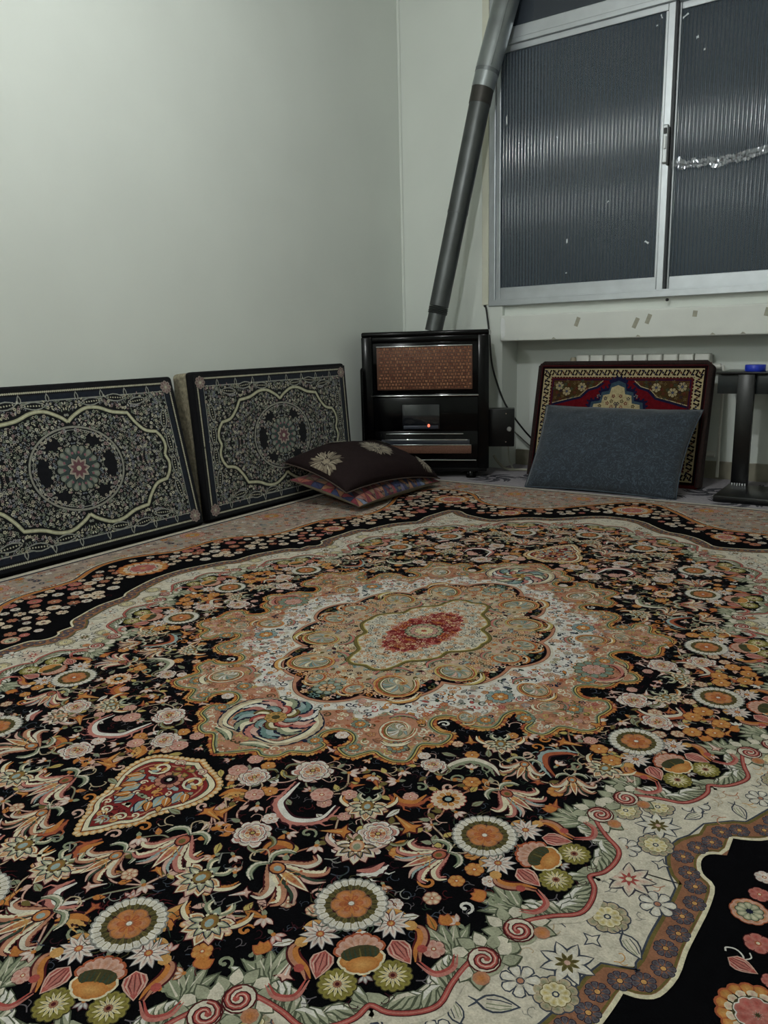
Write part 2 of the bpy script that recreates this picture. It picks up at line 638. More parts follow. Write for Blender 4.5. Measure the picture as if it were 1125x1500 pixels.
def poisson(test, box, d, busy=(), seed=1, tries=6000):
    """dart throwing; busy: (point, radius) list to keep clear of"""
    rg = np.random.RandomState(seed)
    tries = int(min(tries*8, 60*(box[1]-box[0])*(box[3]-box[2])/d**2/6))
    C_ = (box[0]+(box[1]-box[0])*rg.rand(tries))+1j*(box[2]+(box[3]-box[2])*rg.rand(tries))
    C_ = C_[test(C_)]
    bp = np.array([b[0] for b in busy], complex)
    br = np.array([b[1] for b in busy])
    out = []
    oa = np.zeros(0, complex)
    for c in C_:
        if len(bp) and np.any(abs(bp-c) < br): continue
        if len(oa) and np.any(abs(oa-c) < d): continue
        out.append(c)
        oa = np.append(oa, c)
    return out

def full(quarter):
    """closed outline from one quarter running from the y axis (x = 0) to the x axis (y = 0)"""
    q = np.array(quarter, complex)
    q1 = q
    q2 = q[::-1].conj()
    q3 = -q
    q4 = -q[::-1].conj()
    out = np.concatenate([q1, q2[1:], q3[1:], q4[1:-1]])
    return out

# ================================================================== THE ROOM
M_wall = mat('wall_paint', lin('#dadfd9'), .55, noise=.03, nscale=2.2, bump=.05, bscale=18, spec=.35)
M_ceil = mat('ceiling_paint', lin('#d9d9d2'), .8)
M_sill = mat('sill_paint', lin('#d8dbd6'), .5, noise=.05, nscale=6, bump=.06, bscale=25)
M_alu = mat('aluminium', lin('#b9bec2'), .42, .75, noise=.06, nscale=14)
M_aluD = mat('aluminium_shadow_gap', lin('#23272b'), .5, .2)
M_rubber = mat('black_rubber', lin('#101112'), .5)
ROOM_X, ROOM_Y, ROOM_H, FLOOR = 4.6, -8.0, 2.95, -0.012
WX0, WX1, WZ0, WZ1 = .603, 3.02, .945, 2.82     # window opening
NX0, NX1, ND = .690, 3.02, .20                  # niche under the window
SILL0 = .744

def struct(o):
    o['kind'] = 'structure'
    return o

struct(MB().box(-.1, ROOM_X+.1, ROOM_Y-.1, .36, FLOOR-.06, FLOOR).build('floor', mat('floor_screed', lin('#6f6b66'), .8, noise=.1, nscale=5)))
struct(MB().box(-.1, ROOM_X+.1, ROOM_Y-.1, .36, ROOM_H, ROOM_H+.08).build('ceiling', M_ceil))
struct(MB().box(-.1, 0, ROOM_Y-.1, .36, FLOOR, ROOM_H).build('wall_left', M_wall))
struct(MB().box(ROOM_X, ROOM_X+.1, ROOM_Y-.1, .36, FLOOR, ROOM_H).build('wall_right', M_wall))
struct(MB().box(0, ROOM_X, ROOM_Y-.1, ROOM_Y, FLOOR, ROOM_H).build('wall_back', M_wall))
w = MB()
w.box(0, WX0, 0, .36, FLOOR, ROOM_H)
w.box(WX0, NX0, 0, .36, FLOOR, WZ0)
w.box(WX1, ROOM_X, 0, .36, FLOOR, ROOM_H)
w.box(WX0, WX1, 0, .36, WZ1, ROOM_H)
w.box(NX0, NX1, ND, .36, FLOOR, SILL0+.05)
w.box(NX0, NX1, .03, .36, SILL0+.05, WZ0)
struct(w.build('wall_far', M_wall))
# corner crack of paint between the two walls
struct(MB().tube([(.004, -.004, .02), (.004, -.004, ROOM_H-.01)], .011, 8).build('trim_1', M_wall))
# plaster casing strip beside the window
struct(MB().box(0.560, .602, -.008, .004, .955, ROOM_H-.01, .003).build('trim_2', mat('casing_paint', lin('#d0d0c0'), .55, noise=.05, nscale=9)))
struct(MB().box(NX0+.002, NX1, ND-.013, ND+.002, FLOOR, .085, .003).build('baseboard_far', mat('skirting', lin('#8d8878'), .6, noise=.15, nscale=12)))
# sill block above the niche, with chipped paint and tape marks
sill = struct(MB().box(NX0-.004, NX1+.01, -.022, ND+.01, SILL0, WZ0-.055, .008, 3).build('window_sill', M_sill))
sill.name = 'trim_3'
M_chip = mat('bare_plaster', lin('#dfe2e2'), .8, noise=.04, nscale=60)
M_tape = mat('old_tape_mark', lin('#9c9a8a'), .5, noise=.12, nscale=50)
chip = [(0, 0), (.012, .02), (.014, .07), (.010, .105), (.002, .12), (-.010, .118), (-.016, .09), (-.015, .04), (-.01, .012)]
MB().prism(chip, 0, .0016, Matrix.Translation((NX0+.016, -.0215, SILL0+.012)) @ Matrix.Rotation(PI/2, 4, 'X')).build('chipped_paint', M_chip, sill)
for x, z, l_, a in ((1.155, .838, .05, -.35), (1.475, .82, .055, -.4), (1.54, .838, .05, -.35), (1.77, .855, .03, -.1), (2.10, .85, .04, -.2)):
    MB().box(-.011, .011, 0, .0012, -l_/2, l_/2).build('tape_mark', M_tape, sill, (x, -.0227, z), (0, -a, 0))
for x in (1.02, 1.49, 1.86, 2.0):
    MB().prism([(-.013, 0), (.013, 0), (.006, .006), (-.003, .01)], 0, .0012, Matrix.Translation((x, -.0216, SILL0+.006)) @ Matrix.Rotation(PI/2, 4, 'X')).build('chip', M_tape, sill)

# ------------------------------------------------------------------ window
win = empty('window_1', (0, 0, WZ0))
struct(win)
def wbox(name, x0, x1, y0, y1, z0, z1, m=M_alu, bev=.003, par=None):
    return MB().box(x0, x1, y0, y1, z0-WZ0, z1-WZ0, bev).build(name, m, par or win)
RAIL0, RAIL1 = 2.275, 2.391
wbox('frame_stile', WX0, WX0+.04, -.006, .07, WZ0, WZ1)
wbox('frame_stile', WX1-.04, WX1, -.006, .07, WZ0, WZ1)
wbox('bottom_rail', WX0, WX1, -.010, .07, WZ0, WZ0+.034)
wbox('transom', WX0, WX1, -.006, .07, RAIL0+.032, RAIL1)
wbox('transom_lip', WX0+.04, WX1-.04, -.010, -.002, RAIL0+.032, RAIL0+.058)
wbox('top_rail', WX0, WX1, -.006, .07, WZ1-.04, WZ1)
def sash(x0, x1, y, sl, sr):
    s = wbox('sash', x0, x0+sl, y, y+.024, WZ0+.034, RAIL0+.032)
    wbox('sash_stile', x1-sr, x1, y, y+.024, WZ0+.034, RAIL0+.032, par=s)
    wbox('sash_rail', x0+sl, x1-sr, y+.001, y+.023, WZ0+.034, WZ0+.102, par=s)
    wbox('sash_rail', x0+sl, x1-sr, y+.001, y+.023, RAIL0, RAIL0+.032, par=s)
    return s
MU0, MU1 = 1.562, 1.596
sL = sash(WX0+.04, MU1, .004, .028, MU1-MU0)
sR = sash(MU1-.01, WX1-.04, .034, .030, .03)
wbox('sash_shade_strip', MU1, MU1+.012, .006, .036, WZ0+.04, RAIL0+.04, M_aluD, .001, sL)  # dark strip, its colour gives the shade in the gap between sashes
wbox('sash_bead', MU0-.012, MU0, .008, .02, WZ0+.10, RAIL0, M_alu, .002, sL)
wbox('track', WX0+.04, WX1-.04, .0, .004, WZ0+.030, WZ0+.040, M_alu, .001)

def fluted(name, x0, x1, z0, z1, y, par, pitch_=.0185, amp=.0045):
    nF = int((x1-x0)/pitch_)
    k = 10
    V, F = [], []
    for i in range(nF*k+1):
        x = x0+(x1-x0)*i/(nF*k)
        yy = y-amp*abs(math.sin(PI*i/k))**.8
        for z in (z0, z1):
            V.append((x, yy, z-WZ0))
    n = nF*k+1
    for i in range(n-1):
        F.append((2*i, 2*i+2, 2*i+3, 2*i+1))
    # flat outer face
    b0 = len(V)
    V += [(x0, y+.004, z0-WZ0), (x0, y+.004, z1-WZ0), (x1, y+.004, z0-WZ0), (x1, y+.004, z1-WZ0)]
    F.append((b0, b0+1, b0+3, b0+2))
    me = bpy.data.meshes.new(name)
    me.from_pydata(V, [], F)
    smooth(me)
    o = link(name, me, [M_glass, M_web], par)
    for f, p_ in enumerate(me.polygons):
        if f < n-1 and (f % k) in (0, k-1): p_.material_index = 1
    return o
M_web = mat('glass_rib_edge', lin('#46535f'), .20, 0, .8, **{'Transmission Weight': .25})
M_glass = bpy.data.materials.new('fluted_glass')
M_glass.use_nodes = True
nt = M_glass.node_tree
b = nt.nodes['Principled BSDF']
b.inputs['Base Color'].default_value = (.17, .22, .28, 1)
b.inputs['Roughness'].default_value = .12
b.inputs['Transmission Weight'].default_value = .82
b.inputs['IOR'].default_value = 1.5
M_glass2 = mat('dark_pane', (.10, .12, .15), .08, 0, .6, **{'Transmission Weight': .6})
fluted('pane', WX0+.066, MU0-.008, WZ0+.098, RAIL0+.004, .018, sL)
fluted('pane', MU1+.014, WX1-.066, WZ0+.098, RAIL0+.004, .048, sR)
MB().box(WX0+.038, WX1-.038, .02, .025, RAIL1-.004-WZ0, WZ1-.036-WZ0).build('upper_pane', M_glass2, win)
# latch on the mullion
lt = MB().box(1.566, 1.592, -.016, .006, 1.586-WZ0, 1.764-WZ0, .005).build('latch', mat('latch_grey', lin('#a7abad'), .35, .6), win)
MB().box(1.572, 1.587, -.020, -.014, 1.72-WZ0, 1.748-WZ0, .003).build('latch_hole', M_rubber, lt)
MB().box(1.573, 1.586, -.022, -.014, 1.65-WZ0, 1.71-WZ0, .004).build('latch_lever', mat('latch_white', lin('#c9cccd'), .3, .3), lt)
MB().box(1.588, 1.600, -.014, .006, 1.575-WZ0, 1.75-WZ0, .003).build('latch_back', M_rubber, lt)
MB().lathe([(.008, 0), (.008, .006), (.004, .012)], 12, Matrix.Translation((1.625, .0, .93-WZ0)) @ Matrix.Rotation(PI/2, 4, 'X')).build('screw', M_rubber, win, (0, -.002, 0))

# ================================================================== THE CARPET (4 m x 3 m)
HU, HV = 1.5, 2.0
CC = Vector((1.7495, -2.5433, 0))            # carpet centre in the room
SURF = .0015                                   # pile relief stays under this
M_pile = woven('carpet_pile', 380, .30, gain=.78, sheen=0.)

# brown band outline (outer), one quarter, from the long axis (x = 0) round the corner to the short axis
BR = [(0, 1.556), (.06, 1.55), (.126, 1.515), (.16, 1.48), (.20, 1.44), (.25, 1.40), (.299, 1.39), (.354, 1.362), (.40, 1.32), (.44, 1.27), (.47, 1.262), (.535, 1.277),
      (.60, 1.30), (.659, 1.345), (.72, 1.345), (.732, 1.225), (.735, 1.16), (.725, 1.11), (.722, 1.075), (.745, 1.05), (.77, 1.02), (.795, .98), (.812, .92), (.818, .88), (.820, .855), (.839, .851),
      (.857, .836), (.867, .796), (.866, .749), (.868, .704), (.870, .655), (.866, .607), (.846, .588), (.837, .561), (.843, .539), (.865, .527), (.864, .48), (.881, .474),
      (.909, .455), (.93, .41), (.955, .345), (.962, .30), (.965, .24), (.99, .21), (1.02, .13), (1.04, .06), (1.045, 0)]
CUSP = {(.72, 1.345), (.722, 1.075), (.820, .855), (.865, .527), (.864, .48), (.44, 1.27)}
def cusped(pts, cusps, n=3):
    out, seg = [], []
    for q in pts:
        seg.append(complex(*q))
        if q in cusps:
            out += spline(seg, n)[:-1]
            seg = [complex(*q)]
    out += spline(seg, n)
    return np.array(out)
BRq = cusped(BR, CUSP)
def offs(path, d):
    """offset an open polyline to the right of its travel (towards the carpet centre when d > 0)"""
    t = np.gradient(path)
    t[0] = abs(t[0])
    t[-1] = -1j*abs(t[-1])
    t /= abs(t)
    r_ = path-1j*t*d
    r_[0] = complex(0, r_[0].imag)
    r_[-1] = complex(r_[-1].real, 0)
    keep = (edgedist(r_, path) > abs(d)*.95) & (r_.real >= -1e-9) & (r_.imag >= -1e-9)
    keep[0] = keep[-1] = True
    return r_[keep]
def clean(p, ref, d):
    keep = edgedist(p, ref) > abs(d)*.95
    keep[0] = keep[-1] = True
    return p[keep]
BRi = clean(offs(BRq, .044), BRq, .044)
BRm = clean(offs(BRq, .022), BRq, .022)

# field bays: rosette centre, outward direction
BAYS = [(0+1.200j, PI/2, 'v'), (.237+1.110j, math.radians(61), 'q'), (.463+.915j, math.radians(45), 'q'), (.545+.682j, 0., 'q'), (.650+.272j, math.radians(28), 'q'), (.737+0j, 0., 'u')]
half = [.167, .181+.02j, .187+.05j, .182+.078j, .156+.10j, .13+.128j, .114+.155j]
bay_path = np.array(spline([q.conjugate() if isinstance(q, complex) else q for q in half[::-1]][:-1]+[complex(q) for q in half], 4))
ring = []
for p0, a, sy in BAYS:
    z = p0+cmath.exp(1j*a)*bay_path[::-1]
    ring.append(z)
fq = np.concatenate(ring)
fq = fq[(fq.real >= -1e-6) & (fq.imag >= -1e-6)]
fq = np.concatenate([[complex(0, 1.367)], fq, [complex(.904, 0)]])
FIELD = fq

# blackish border outline towards the outer border
BO = np.array(spline([complex(*q) for q in [(0, 1.89), (.06, 1.87), (.13, 1.80), (.20, 1.72), (.30, 1.60), (.40, 1.535), (.50, 1.525), (.62, 1.53), (.72, 1.60), (.80, 1.70), (.92, 1.76), (1.05, 1.73), (1.11, 1.62), (1.09, 1.48),
     (1.03, 1.35), (.99, 1.22), (.98, 1.10), (1.02, 1.0), (1.08, .92), (1.09, .80), (1.085, .66), (1.12, .56), (1.20, .49), (1.24, .40), (1.24, .28), (1.25, .20), (1.30, .12), (1.33, .05), (1.335, 0)]], 3))

MEDQ = [(0, .742), (.028, .722), (.050, .700), (.062, .692), (.078, .700), (.098, .695), (.113, .681), (.118, .660), (.134, .652), (.151, .643), (.160, .618), (.158, .600), (.138, .592), (.127, .573), (.134, .551), (.153, .539),
        (.176, .543), (.192, .561), (.192, .583), (.183, .598), (.208, .612), (.229, .611), (.239, .593), (.252, .574), (.268, .579), (.290, .583), (.308, .580), (.325, .568), (.325, .545), (.315, .511), (.319, .499), (.334, .492), (.347, .480),
        (.350, .455), (.341, .434), (.317, .439), (.291, .426), (.281, .402), (.289, .384), (.308, .375), (.328, .379), (.347, .391), (.374, .387), (.398, .372), (.402, .347), (.396, .315), (.400, .292), (.413, .278), (.431, .283), (.450, .304),
        (.448, .328), (.453, .343), (.472, .350), (.493, .346), (.503, .326), (.508, .300), (.527, .294), (.549, .292), (.566, .279), (.574, .260), (.566, .234), (.558, .213), (.563, .194), (.566, .164), (.549, .138), (.529, .138),
        (.512, .150), (.492, .146), (.474, .128), (.469, .105), (.486, .088), (.514, .080), (.529, .059), (.534, .034), (.552, .028), (.567, .012), (.571, 0)]
MED = np.array(spline([complex(*q) for q in MEDQ], 3))
INQ = np.array(spline([complex(*q) for q in [(0, .465), (.03, .460), (.055, .446), (.077, .423)]], 3)+[.086+.394j]+spline([complex(*q) for q in [(.10, .394), (.128, .389), (.161, .372), (.190, .336), (.205, .29), (.205, .26)]], 3)+[.199+.240j]
     + spline([complex(*q) for q in [(.21, .239), (.235, .233), (.260, .218), (.281, .190), (.293, .144), (.293, .11)]], 3)+[.286+.088j]+spline([complex(*q) for q in [(.296, .082), (.314, .070), (.330, .045), (.339, .02), (.341, 0)]], 3))
IVQ = np.array(spline([complex(*q) for q in [(0, .500), (.045, .505), (.08, .480), (.115, .462), (.14, .485), (.17, .465), (.18, .43), (.215, .415), (.25, .42), (.262, .385), (.262, .34), (.30, .335), (.345, .345), (.362, .31), (.352, .27), (.385, .245), (.41, .22), (.405, .17),
     (.385, .14), (.41, .10), (.435, .07), (.43, .03), (.42, 0)]], 3))

carpet = empty('carpet', (CC.x, CC.y, 0))
tag(carpet, 'large black floral wool carpet with peach scalloped medallion spread across the floor', 'carpet')
MB().box(-HU, HU, -HV, HV, FLOOR, -.0022).build('backing', mat('carpet_backing', lin('#4a3f3a'), .95, noise=.1, nscale=90), carpet)
L_BORDER, L_BAND, L_FIELD, L_MED = -.0020, -.0013, -.0008, -.0003

# ------------------------------------------------------------ border
A = Art()
A.base = L_BORDER
A.sym = '1'
A.poly([complex(-HU, -HV), complex(HU, -HV), complex(HU, HV), complex(-HU, HV)], K['ivory'], 0)
A.poly([complex(x*(HU-.028), y*(HV-.022)) for x, y in ((-1, -1), (1, -1), (1, 1), (-1, 1))], K['navy'], 1)
A.poly([complex(x*(HU-.040), y*(HV-.034)) for x, y in ((-1, -1), (1, -1), (1, 1), (-1, 1))], lin('#a8978a'), 2)
A.poly(full(BO), K['black'], 4)
A.sym = 'q'
A.strip(offs(BO, -.010), .016, K['orange'], 3)
A.strip(offs(BO, -.022), .006, K['navy'], 3)
A.strip(offs(BO, -.030), .006, K['cream'], 3)
inn, outp = full(BRq), full(BO)
rect = lambda z: (z.real < HU-.055) & (z.imag < HV-.05)
# outer border: dense pale arabesque
cols = ['pink', 'blush', 'ivory', 'ltblue', 'orange', 'sage', 'slate', 'rust', 'white', 'beige', 'mauve']
box = (0.015, HU, 0.015, HV)
for c in poisson(lambda z: rect(z) & ~inpoly(z, outp) & (edgedist(z, BO) > .03), box, .026, seed=3, tries=16000):
    A.j = rnd.random()*.8
    k = rnd.random()
    if k < .45:
        curl(A, c, rnd.uniform(.010, .016), rnd.uniform(0, 6), .0055, K[rnd.choice(cols)], 6, rnd.uniform(.6, 1.1), rnd.random() < .5)
    elif k < .8:
        smallflower(A, c, rnd.uniform(.011, .016), 6, rnd.choice(cols), rnd.choice(cols), 5)
    else:
        leaf(A, c, .026, .007, rnd.uniform(0, 6), K[rnd.choice(cols)], 6, K[rnd.choice(cols)])
for c, R in ((1.40+.42j, .05), (1.36+.85j, .055), (1.28+1.30j, .055), (1.30+1.75j, .06), (.62+1.82j, .055), (.28+1.86j, .05), (.95+1.88j, .045)):
    A.push(c, rnd.uniform(0, 6), R)
    flower(A, 12, .4, 1., .2, K['blush'], 10, K['pink'], K['rust'])
    flower(A, 8, .1, .62, .2, K['amber'], 12, K['orange'], K['olive'])
    A.poly(circ(.2), K['ltblue'], 13)
    A.pop()
# black border: beds of small round flowers round a large orange bloom
busy = []
bt = lambda z: inpoly(z, outp) & ~inpoly(z, inn) & (edgedist(z, BO) > .012) & (edgedist(z, BRq) > .068)
for c, R, sy in ((1.175+0j, .085, 'u'), (.83+1.56j, .085, 'q'), (0+1.72j, .085, 'v'), (.45+1.42j, .05, 'q')):
    A.sym = sy
    busy.append((c, R*1.02))
    A.push(c, .3, R)
    flower(A, 16, .55, 1., .17, K['orange'], 8, K['amber'], K['rust'])
    flower(A, 14, .4, .8, .14, K['cream'], 10, K['blush'])
    A.poly(circ(.62, 16), K['dkolive'], 11)
    flower(A, 9, .05, .56, .17, K['pink'], 13, K['rose'], K['white'])
    A.poly(circ(.12, 8), K['amber'], 14)
    A.pop()
A.sym = 'q'
for x, y, R, k_ in ((.915, .631, .024, 'r'), (.935, .685, .017, 'p'), (.924, .733, .019, 't'), (.92, .589, .014, 'p'), (.919, .548, .013, 'w'), (.955, .80, .044, 'B'), (.935, .63, .0, ''), (.96, .74, .012, 'p'), (.965, .67, .013, 'w')):
    c = complex(x, y)
    busy.append((c, R+.02))
    if k_ == 'r':
        A.push(c, .2, R)
        flower(A, 9, .3, 1., .33, K['blush'], 8, K['orange'], K['rust'])
        flower(A, 9, .1, .72, .2, K['sage'], 10, K['cream'], K['dkgreen'])
        A.poly(circ(.2, 7), K['navy'], 11)
        A.pop()
    elif k_ == 'p': smallflower(A, c, R, 8, 'pink', 'rose', 6)
    elif k_ == 'w': smallflower(A, c, R, 8, 'white', 'blush', 6)
    elif k_ == 't':
        tulip(A, c, R, .2, 8)
        wisp(A, c, R*1.3, 4.2, 'white', 6)
    elif k_ == 'B':
        A.push(c, .3, R)
        flower(A, 16, .55, 1., .17, K['orange'], 8, K['amber'], K['rust'])
        flower(A, 14, .4, .8, .14, K['cream'], 10, K['blush'])
        A.poly(circ(.62, 16), K['dkolive'], 11)
        flower(A, 9, .05, .56, .17, K['pink'], 13, K['rose'], K['white'])
        A.pop()
busy = [b_ for b_ in busy if abs(b_[0]-(.99+.66j)) > .001]
for c in poisson(bt, box, .036, busy, seed=5, tries=9000):
    A.j = rnd.random()*.8
    R = rnd.uniform(.012, .023)
    A.push(c, rnd.uniform(0, 6), R)
    t_ = rnd.random()
    cA, cB = (('cream', 'blush') if t_ < .5 else ('salmon', 'rust') if t_ < .7 else ('white', 'beige') if t_ < .9 else ('pink', 'rose'))
    flower(A, rnd.choice((6, 7, 9)), .1, 1., .34, K[cA], 7, K[cB], K['dkred'])
    A.poly(circ(.34, 8), K['brown'], 9)
    A.poly(circ(.18, 6), K[rnd.choice(['sage', 'amber', 'cream', 'slate'])], 10)
    A.pop()
    if rnd.random() < .6:
        wisp(A, c+cmath.exp(1j*rnd.uniform(0, 6))*R, .016, rnd.uniform(0, 6), rnd.choice(['slate', 'grey', 'dkred']), 6)
link('border', A.mesh('carpet_border'), M_pile, carpet)

# ------------------------------------------------------------ brown band + ivory band
A = Art()
A.base = L_BAND
A.sym = '1'
A.poly(full(BRq), K['brown'], 0)
A.poly(full(BRi), K['ivory'], 2)
A.sym = 'q'
A.strip(offs(BRq, .003), .006, K['cream'], 4)
A.strip(offs(BRq, .0085), .003, K['olive'], 4)
A.strip(BRi, .005, K['olive'], 4)
A.strip(offs(BRi, .004), .003, K['slate'], 5)
# purple flowers along the brown band
def along(path, d, ph=0.):
    path = np.asarray(path)
    seg = abs(np.diff(path))
    s_ = np.concatenate([[0], np.cumsum(seg)])
    n = max(1, int(s_[-1]/d))
    q = (np.arange(n)+.5)*s_[-1]/n
    return np.interp(q, s_, path.real)+1j*np.interp(q, s_, path.imag), np.interp(q, s_, np.arange(len(path)))
pts, _ = along(BRm, .034)
for i, c in enumerate(pts):
    A.push(c+(.003 if i % 2 else -.003), rnd.uniform(0, 6), .0145)
    flower(A, 8, .3, 1., .25, K['mauve'], 7, K['purple'], K['navy'], ow=1.35)
    A.poly(circ(.33, 7), K['navy'], 8)
    A.poly(circ(.25, 7), K['amber'], 9)
    A.pop()
fpoly = full(FIELD)
ipoly = full(BRi)
def starfl(A, c, R, kind):
    A.push(c, rnd.uniform(0, 6), R)
    if kind == 'S':
        flower(A, 8, .1, 1., .20, K['ivory'], 8, K['white'], K['slate'], ow=1.42, shape=pet)
        flower(A, 8, .05, .5, .09, K['olive'], 10, K['dkolive'], shape=pet)
        A.poly(circ(.12, 7), K['blush'], 11)
    elif kind == 'P':
        flower(A, 8, .1, 1., .20, K['ivory'], 8, K['blush'], K['purple'], ow=1.45, shape=pet)
        flower(A, 8, .05, .42, .07, K['rose'], 10, shape=pet)
        A.poly(circ(.13, 7), K['cream'], 11)
    elif kind == 'Y':
        flower(A, 10, .3, 1., .26, K['beige'], 8, K['sage'], K['slate'], ow=1.3)
        flower(A, 9, .05, .66, .2, K['cream'], 10, K['gold'], K['olive'])
        A.poly(circ(.18, 7), K['slate'], 11)
        A.poly(circ(.1, 6), K['cream'], 12)
    elif kind == 'N':
        flower(A, 7, .1, 1., .27, K['ivory'], 8, K['white'], K['slate'], ow=1.35, shape=rpet)
        A.poly(circ(.24, 7), K['slate'], 9)
        A.poly(circ(.17, 7), K['salmon'], 10)
    elif kind == 'D':
        A.poly([1, .3+.3j, 1j, -.3+.3j, -1, -.3-.3j, -1j, .3-.3j], K['slate'], 8)
        A.poly([.72, .22+.22j, .72j, -.22+.22j, -.72, -.22-.22j, -.72j, .22-.22j], K['ivory'], 9)
    elif kind == 'B':
        A.poly(pet(1, .5, 4, .8, -1), K['slate'], 8)
        A.poly(pet(.85, .4, 4, .8, -.86), K['ivory'], 9)
        for y in (-.18, .05, .25):
            A.strip([-.5+1j*y, .1+1.1j*y, .6+.5j*y], .06, K['sage'] if y > 0 else K['slate'], 10)
        A.strip([-.85, -1.25+.35j], [.12, .05], K['slate'], 9)
        A.strip([-.85, -1.3-.2j], [.12, .05], K['slate'], 9)
    A.pop()
IV = [(.760, .510, 'S', .034), (.771, .560, 'Y', .026), (.762, .657, 'P', .036), (.762, .745, 'Y', .029), (.81, .685, 'N', .024), (.79, .60, 'D', .015), (.76, .795, 'D', .016), (.805, .778, 'B', .024), (.748, .848, 'S', .034),
      (.80, .455, 'B', .02), (.745, .46, 'Y', .026), (.79, .42, 'N', .026), (.735, .59, 'N', .022), (.712, .905, 'N', .024), (.755, .90, 'Y', .027), (.705, .95, 'B', .027), (.668, .985, 'B', .02), (.63, 1.06, 'N', .032)]
busy = [(complex(x, y), R+.012) for x, y, k_, R in IV]
for x, y, k_, R in IV:
    starfl(A, complex(x, y), R, k_)
it = lambda z: inpoly(z, ipoly) & ~inpoly(z, fpoly) & (edgedist(z, BRi) > .022) & (edgedist(z, FIELD) > .034)
more = poisson(it, box, .056, busy, seed=9, tries=9000)
for i, c in enumerate(more):
    A.j = rnd.random()*.5
    k_ = 'SYPNBDYN'[i % 8]
    starfl(A, c, dict(S=.029, Y=.025, P=.03, N=.022, B=.022, D=.014)[k_], k_)
busy += [(c, .026) for c in more]
it2 = lambda z: inpoly(z, ipoly) & ~inpoly(z, fpoly) & (edgedist(z, BRi) > .008) & (edgedist(z, FIELD) > .012)
for c in poisson(it2, box, .024, busy, seed=10, tries=9000):
    wisp(A, c, rnd.uniform(.012, .022), rnd.uniform(0, 6), rnd.choice(['beige', 'salmon', 'beige', 'grey', 'amber', 'slate']), 6)
band = A

# ------------------------------------------------------------ field
A = Art()
A.base = L_FIELD
A.sym = '1'
A.poly(fpoly, K['black'], 0)
ACO, ACB = lin('#545a49'), lin('#9fa18a')
def acanthus(A):
    """leafy edge of one bay in the bay's own frame, with pink rib and scroll ends"""
    p = bay_path
    t = np.gradient(p)
    t /= abs(t)
    A.strip(p, .022, ACB, 1, off=.006)
    A.strip(p, .012, K['ivory'], 2, off=-.010)
    q, idx = along(p, .0105)
    for i, c in enumerate(q):
        k = min(len(t)-1, int(round(idx[i])))
        sg = 1 if c.imag > 0 else -1
        inward = 1j*t[k]
        a = cmath.phase(inward)-sg*.62
        L_ = rnd.uniform(.040, .054)*(1-.2*abs(c.imag)/.15)
        g = 4+(i % 4)*1.4
        A.push(c-inward*.004, a, 1, sg < 0)
        A.poly([0, .3*L_+.009j, .62*L_+.0125j, .92*L_+.006j, 1.06*L_-.006j, .80*L_-.004j, .45*L_-.009j], ACO, g)
        A.poly([.02*L_, .3*L_+.0075j, .62*L_+.0105j, .90*L_+.005j, 1.0*L_-.005j, .78*L_-.002j, .45*L_-.007j], ACB, g+.35)
        A.poly([.35*L_+.0065j, .62*L_+.0102j, .90*L_+.005j, 1.0*L_-.005j, .80*L_+.001j, .6*L_+.004j], K['white'] if i % 3 else K['ivory'], g+.7)
        A.strip([.05*L_, .4*L_, .75*L_+.002j], [.004, .0035, .001], ACO, g+1.05)
        A.pop()
    A.strip(p, .0085, K['dkred'], 12, off=-.002)
    A.strip(p, .0062, K['rose'], 13, off=-.002)
    A.strip(p, .0022, K['pink'], 14, off=-.002)
    for sg in (1, -1):
        A.push(0, 0, 1, sg < 0)
        c = .130+.150j
        A.poly(c+circ(.026, 14), ACB, 3)
        for k in range(9):
            leaf(A, c+.022*cmath.exp(1j*(k*.55+1.2)), .026, .009, k*.55+1.2+.5, K['ivory'] if k % 2 else ACB, 10+k*.3, None, ACO)
        A.poly(c+circ(.0215, 14), K['dkred'], 15)
        A.poly(c+circ(.0193, 14), K['ivory'], 16)
        curl(A, c, .0178, PI*1.05, .0062, K['rose'], 19, 1.25, True, True, K['dkred'])
        curl(A, c, .0178, PI*1.05, .002, K['blush'], 20, 1.2, True, False)
        A.poly(c+.027-.012j+circ(.011, 8), K['salmon'], 17, K['orange'])
        # green calyx with orange tip looking into the field
        g = .083+.112j
        for k, a in enumerate((2.2, 2.55, 2.9, 3.25, 3.6)):
            leaf(A, g+.03, .054, .0085, a+.25, ACB if k % 2 else K['sage'], 9+k*1.2, K['ivory'], ACO)
        for k, a in enumerate((-.5, 0, .5)):
            leaf(A, g-.018+.008j, .02, .007, 2.9+a, K['orange'], 15+k*.4, None, K['rust'])
        A.pop()
def cluster(A):
    """the bouquet between the rosette and the cusp of a bay"""
    for sg in (1, -1):
        A.push(0, 0, 1, sg < 0)
        daisy(A, .047+.047j, .027, 22)
        leafband(A, (.058+.074j, .066+.083j, .082+.082j, .10+.072j, .118+.068j), .014, K['orange'], K['salmon'], 20, False, K['dkred'])
        A.poly(.056+.072j+circ(.009, 8), K['amber'], 23)
        A.poly(.098+.078j+circ(.007, 7), K['rose'], 23)
        leafband(A, (.118+.068j, .14+.085j, .135+.108j, .115+.118j), .010, K['pink'], K['rose'], 20, False)
        tulip(A, .095+.050j, .024, .35, 22)
        greenros(A, .132+.034j, .024, 22)
        leafband(A, (.040+.03j, .026+.052j, .036+.068j), .012, K['orange'], K['amber'], 19, False)
        wisp(A, .045+.095j, .02, 1., 'slate')
        wisp(A, .145+.06j, .018, 2., 'mauve')
        wisp(A, .155+.02j, .014, 0., 'wine')
        A.pop()
    poppy(A, .090, .037, PI, 25)
    wisp(A, .058, .018, 2.5, 'slate')
    bud(A, .125, .014, 0, 20, 'mauve')
    rosette(A, 0, .0465, 26)
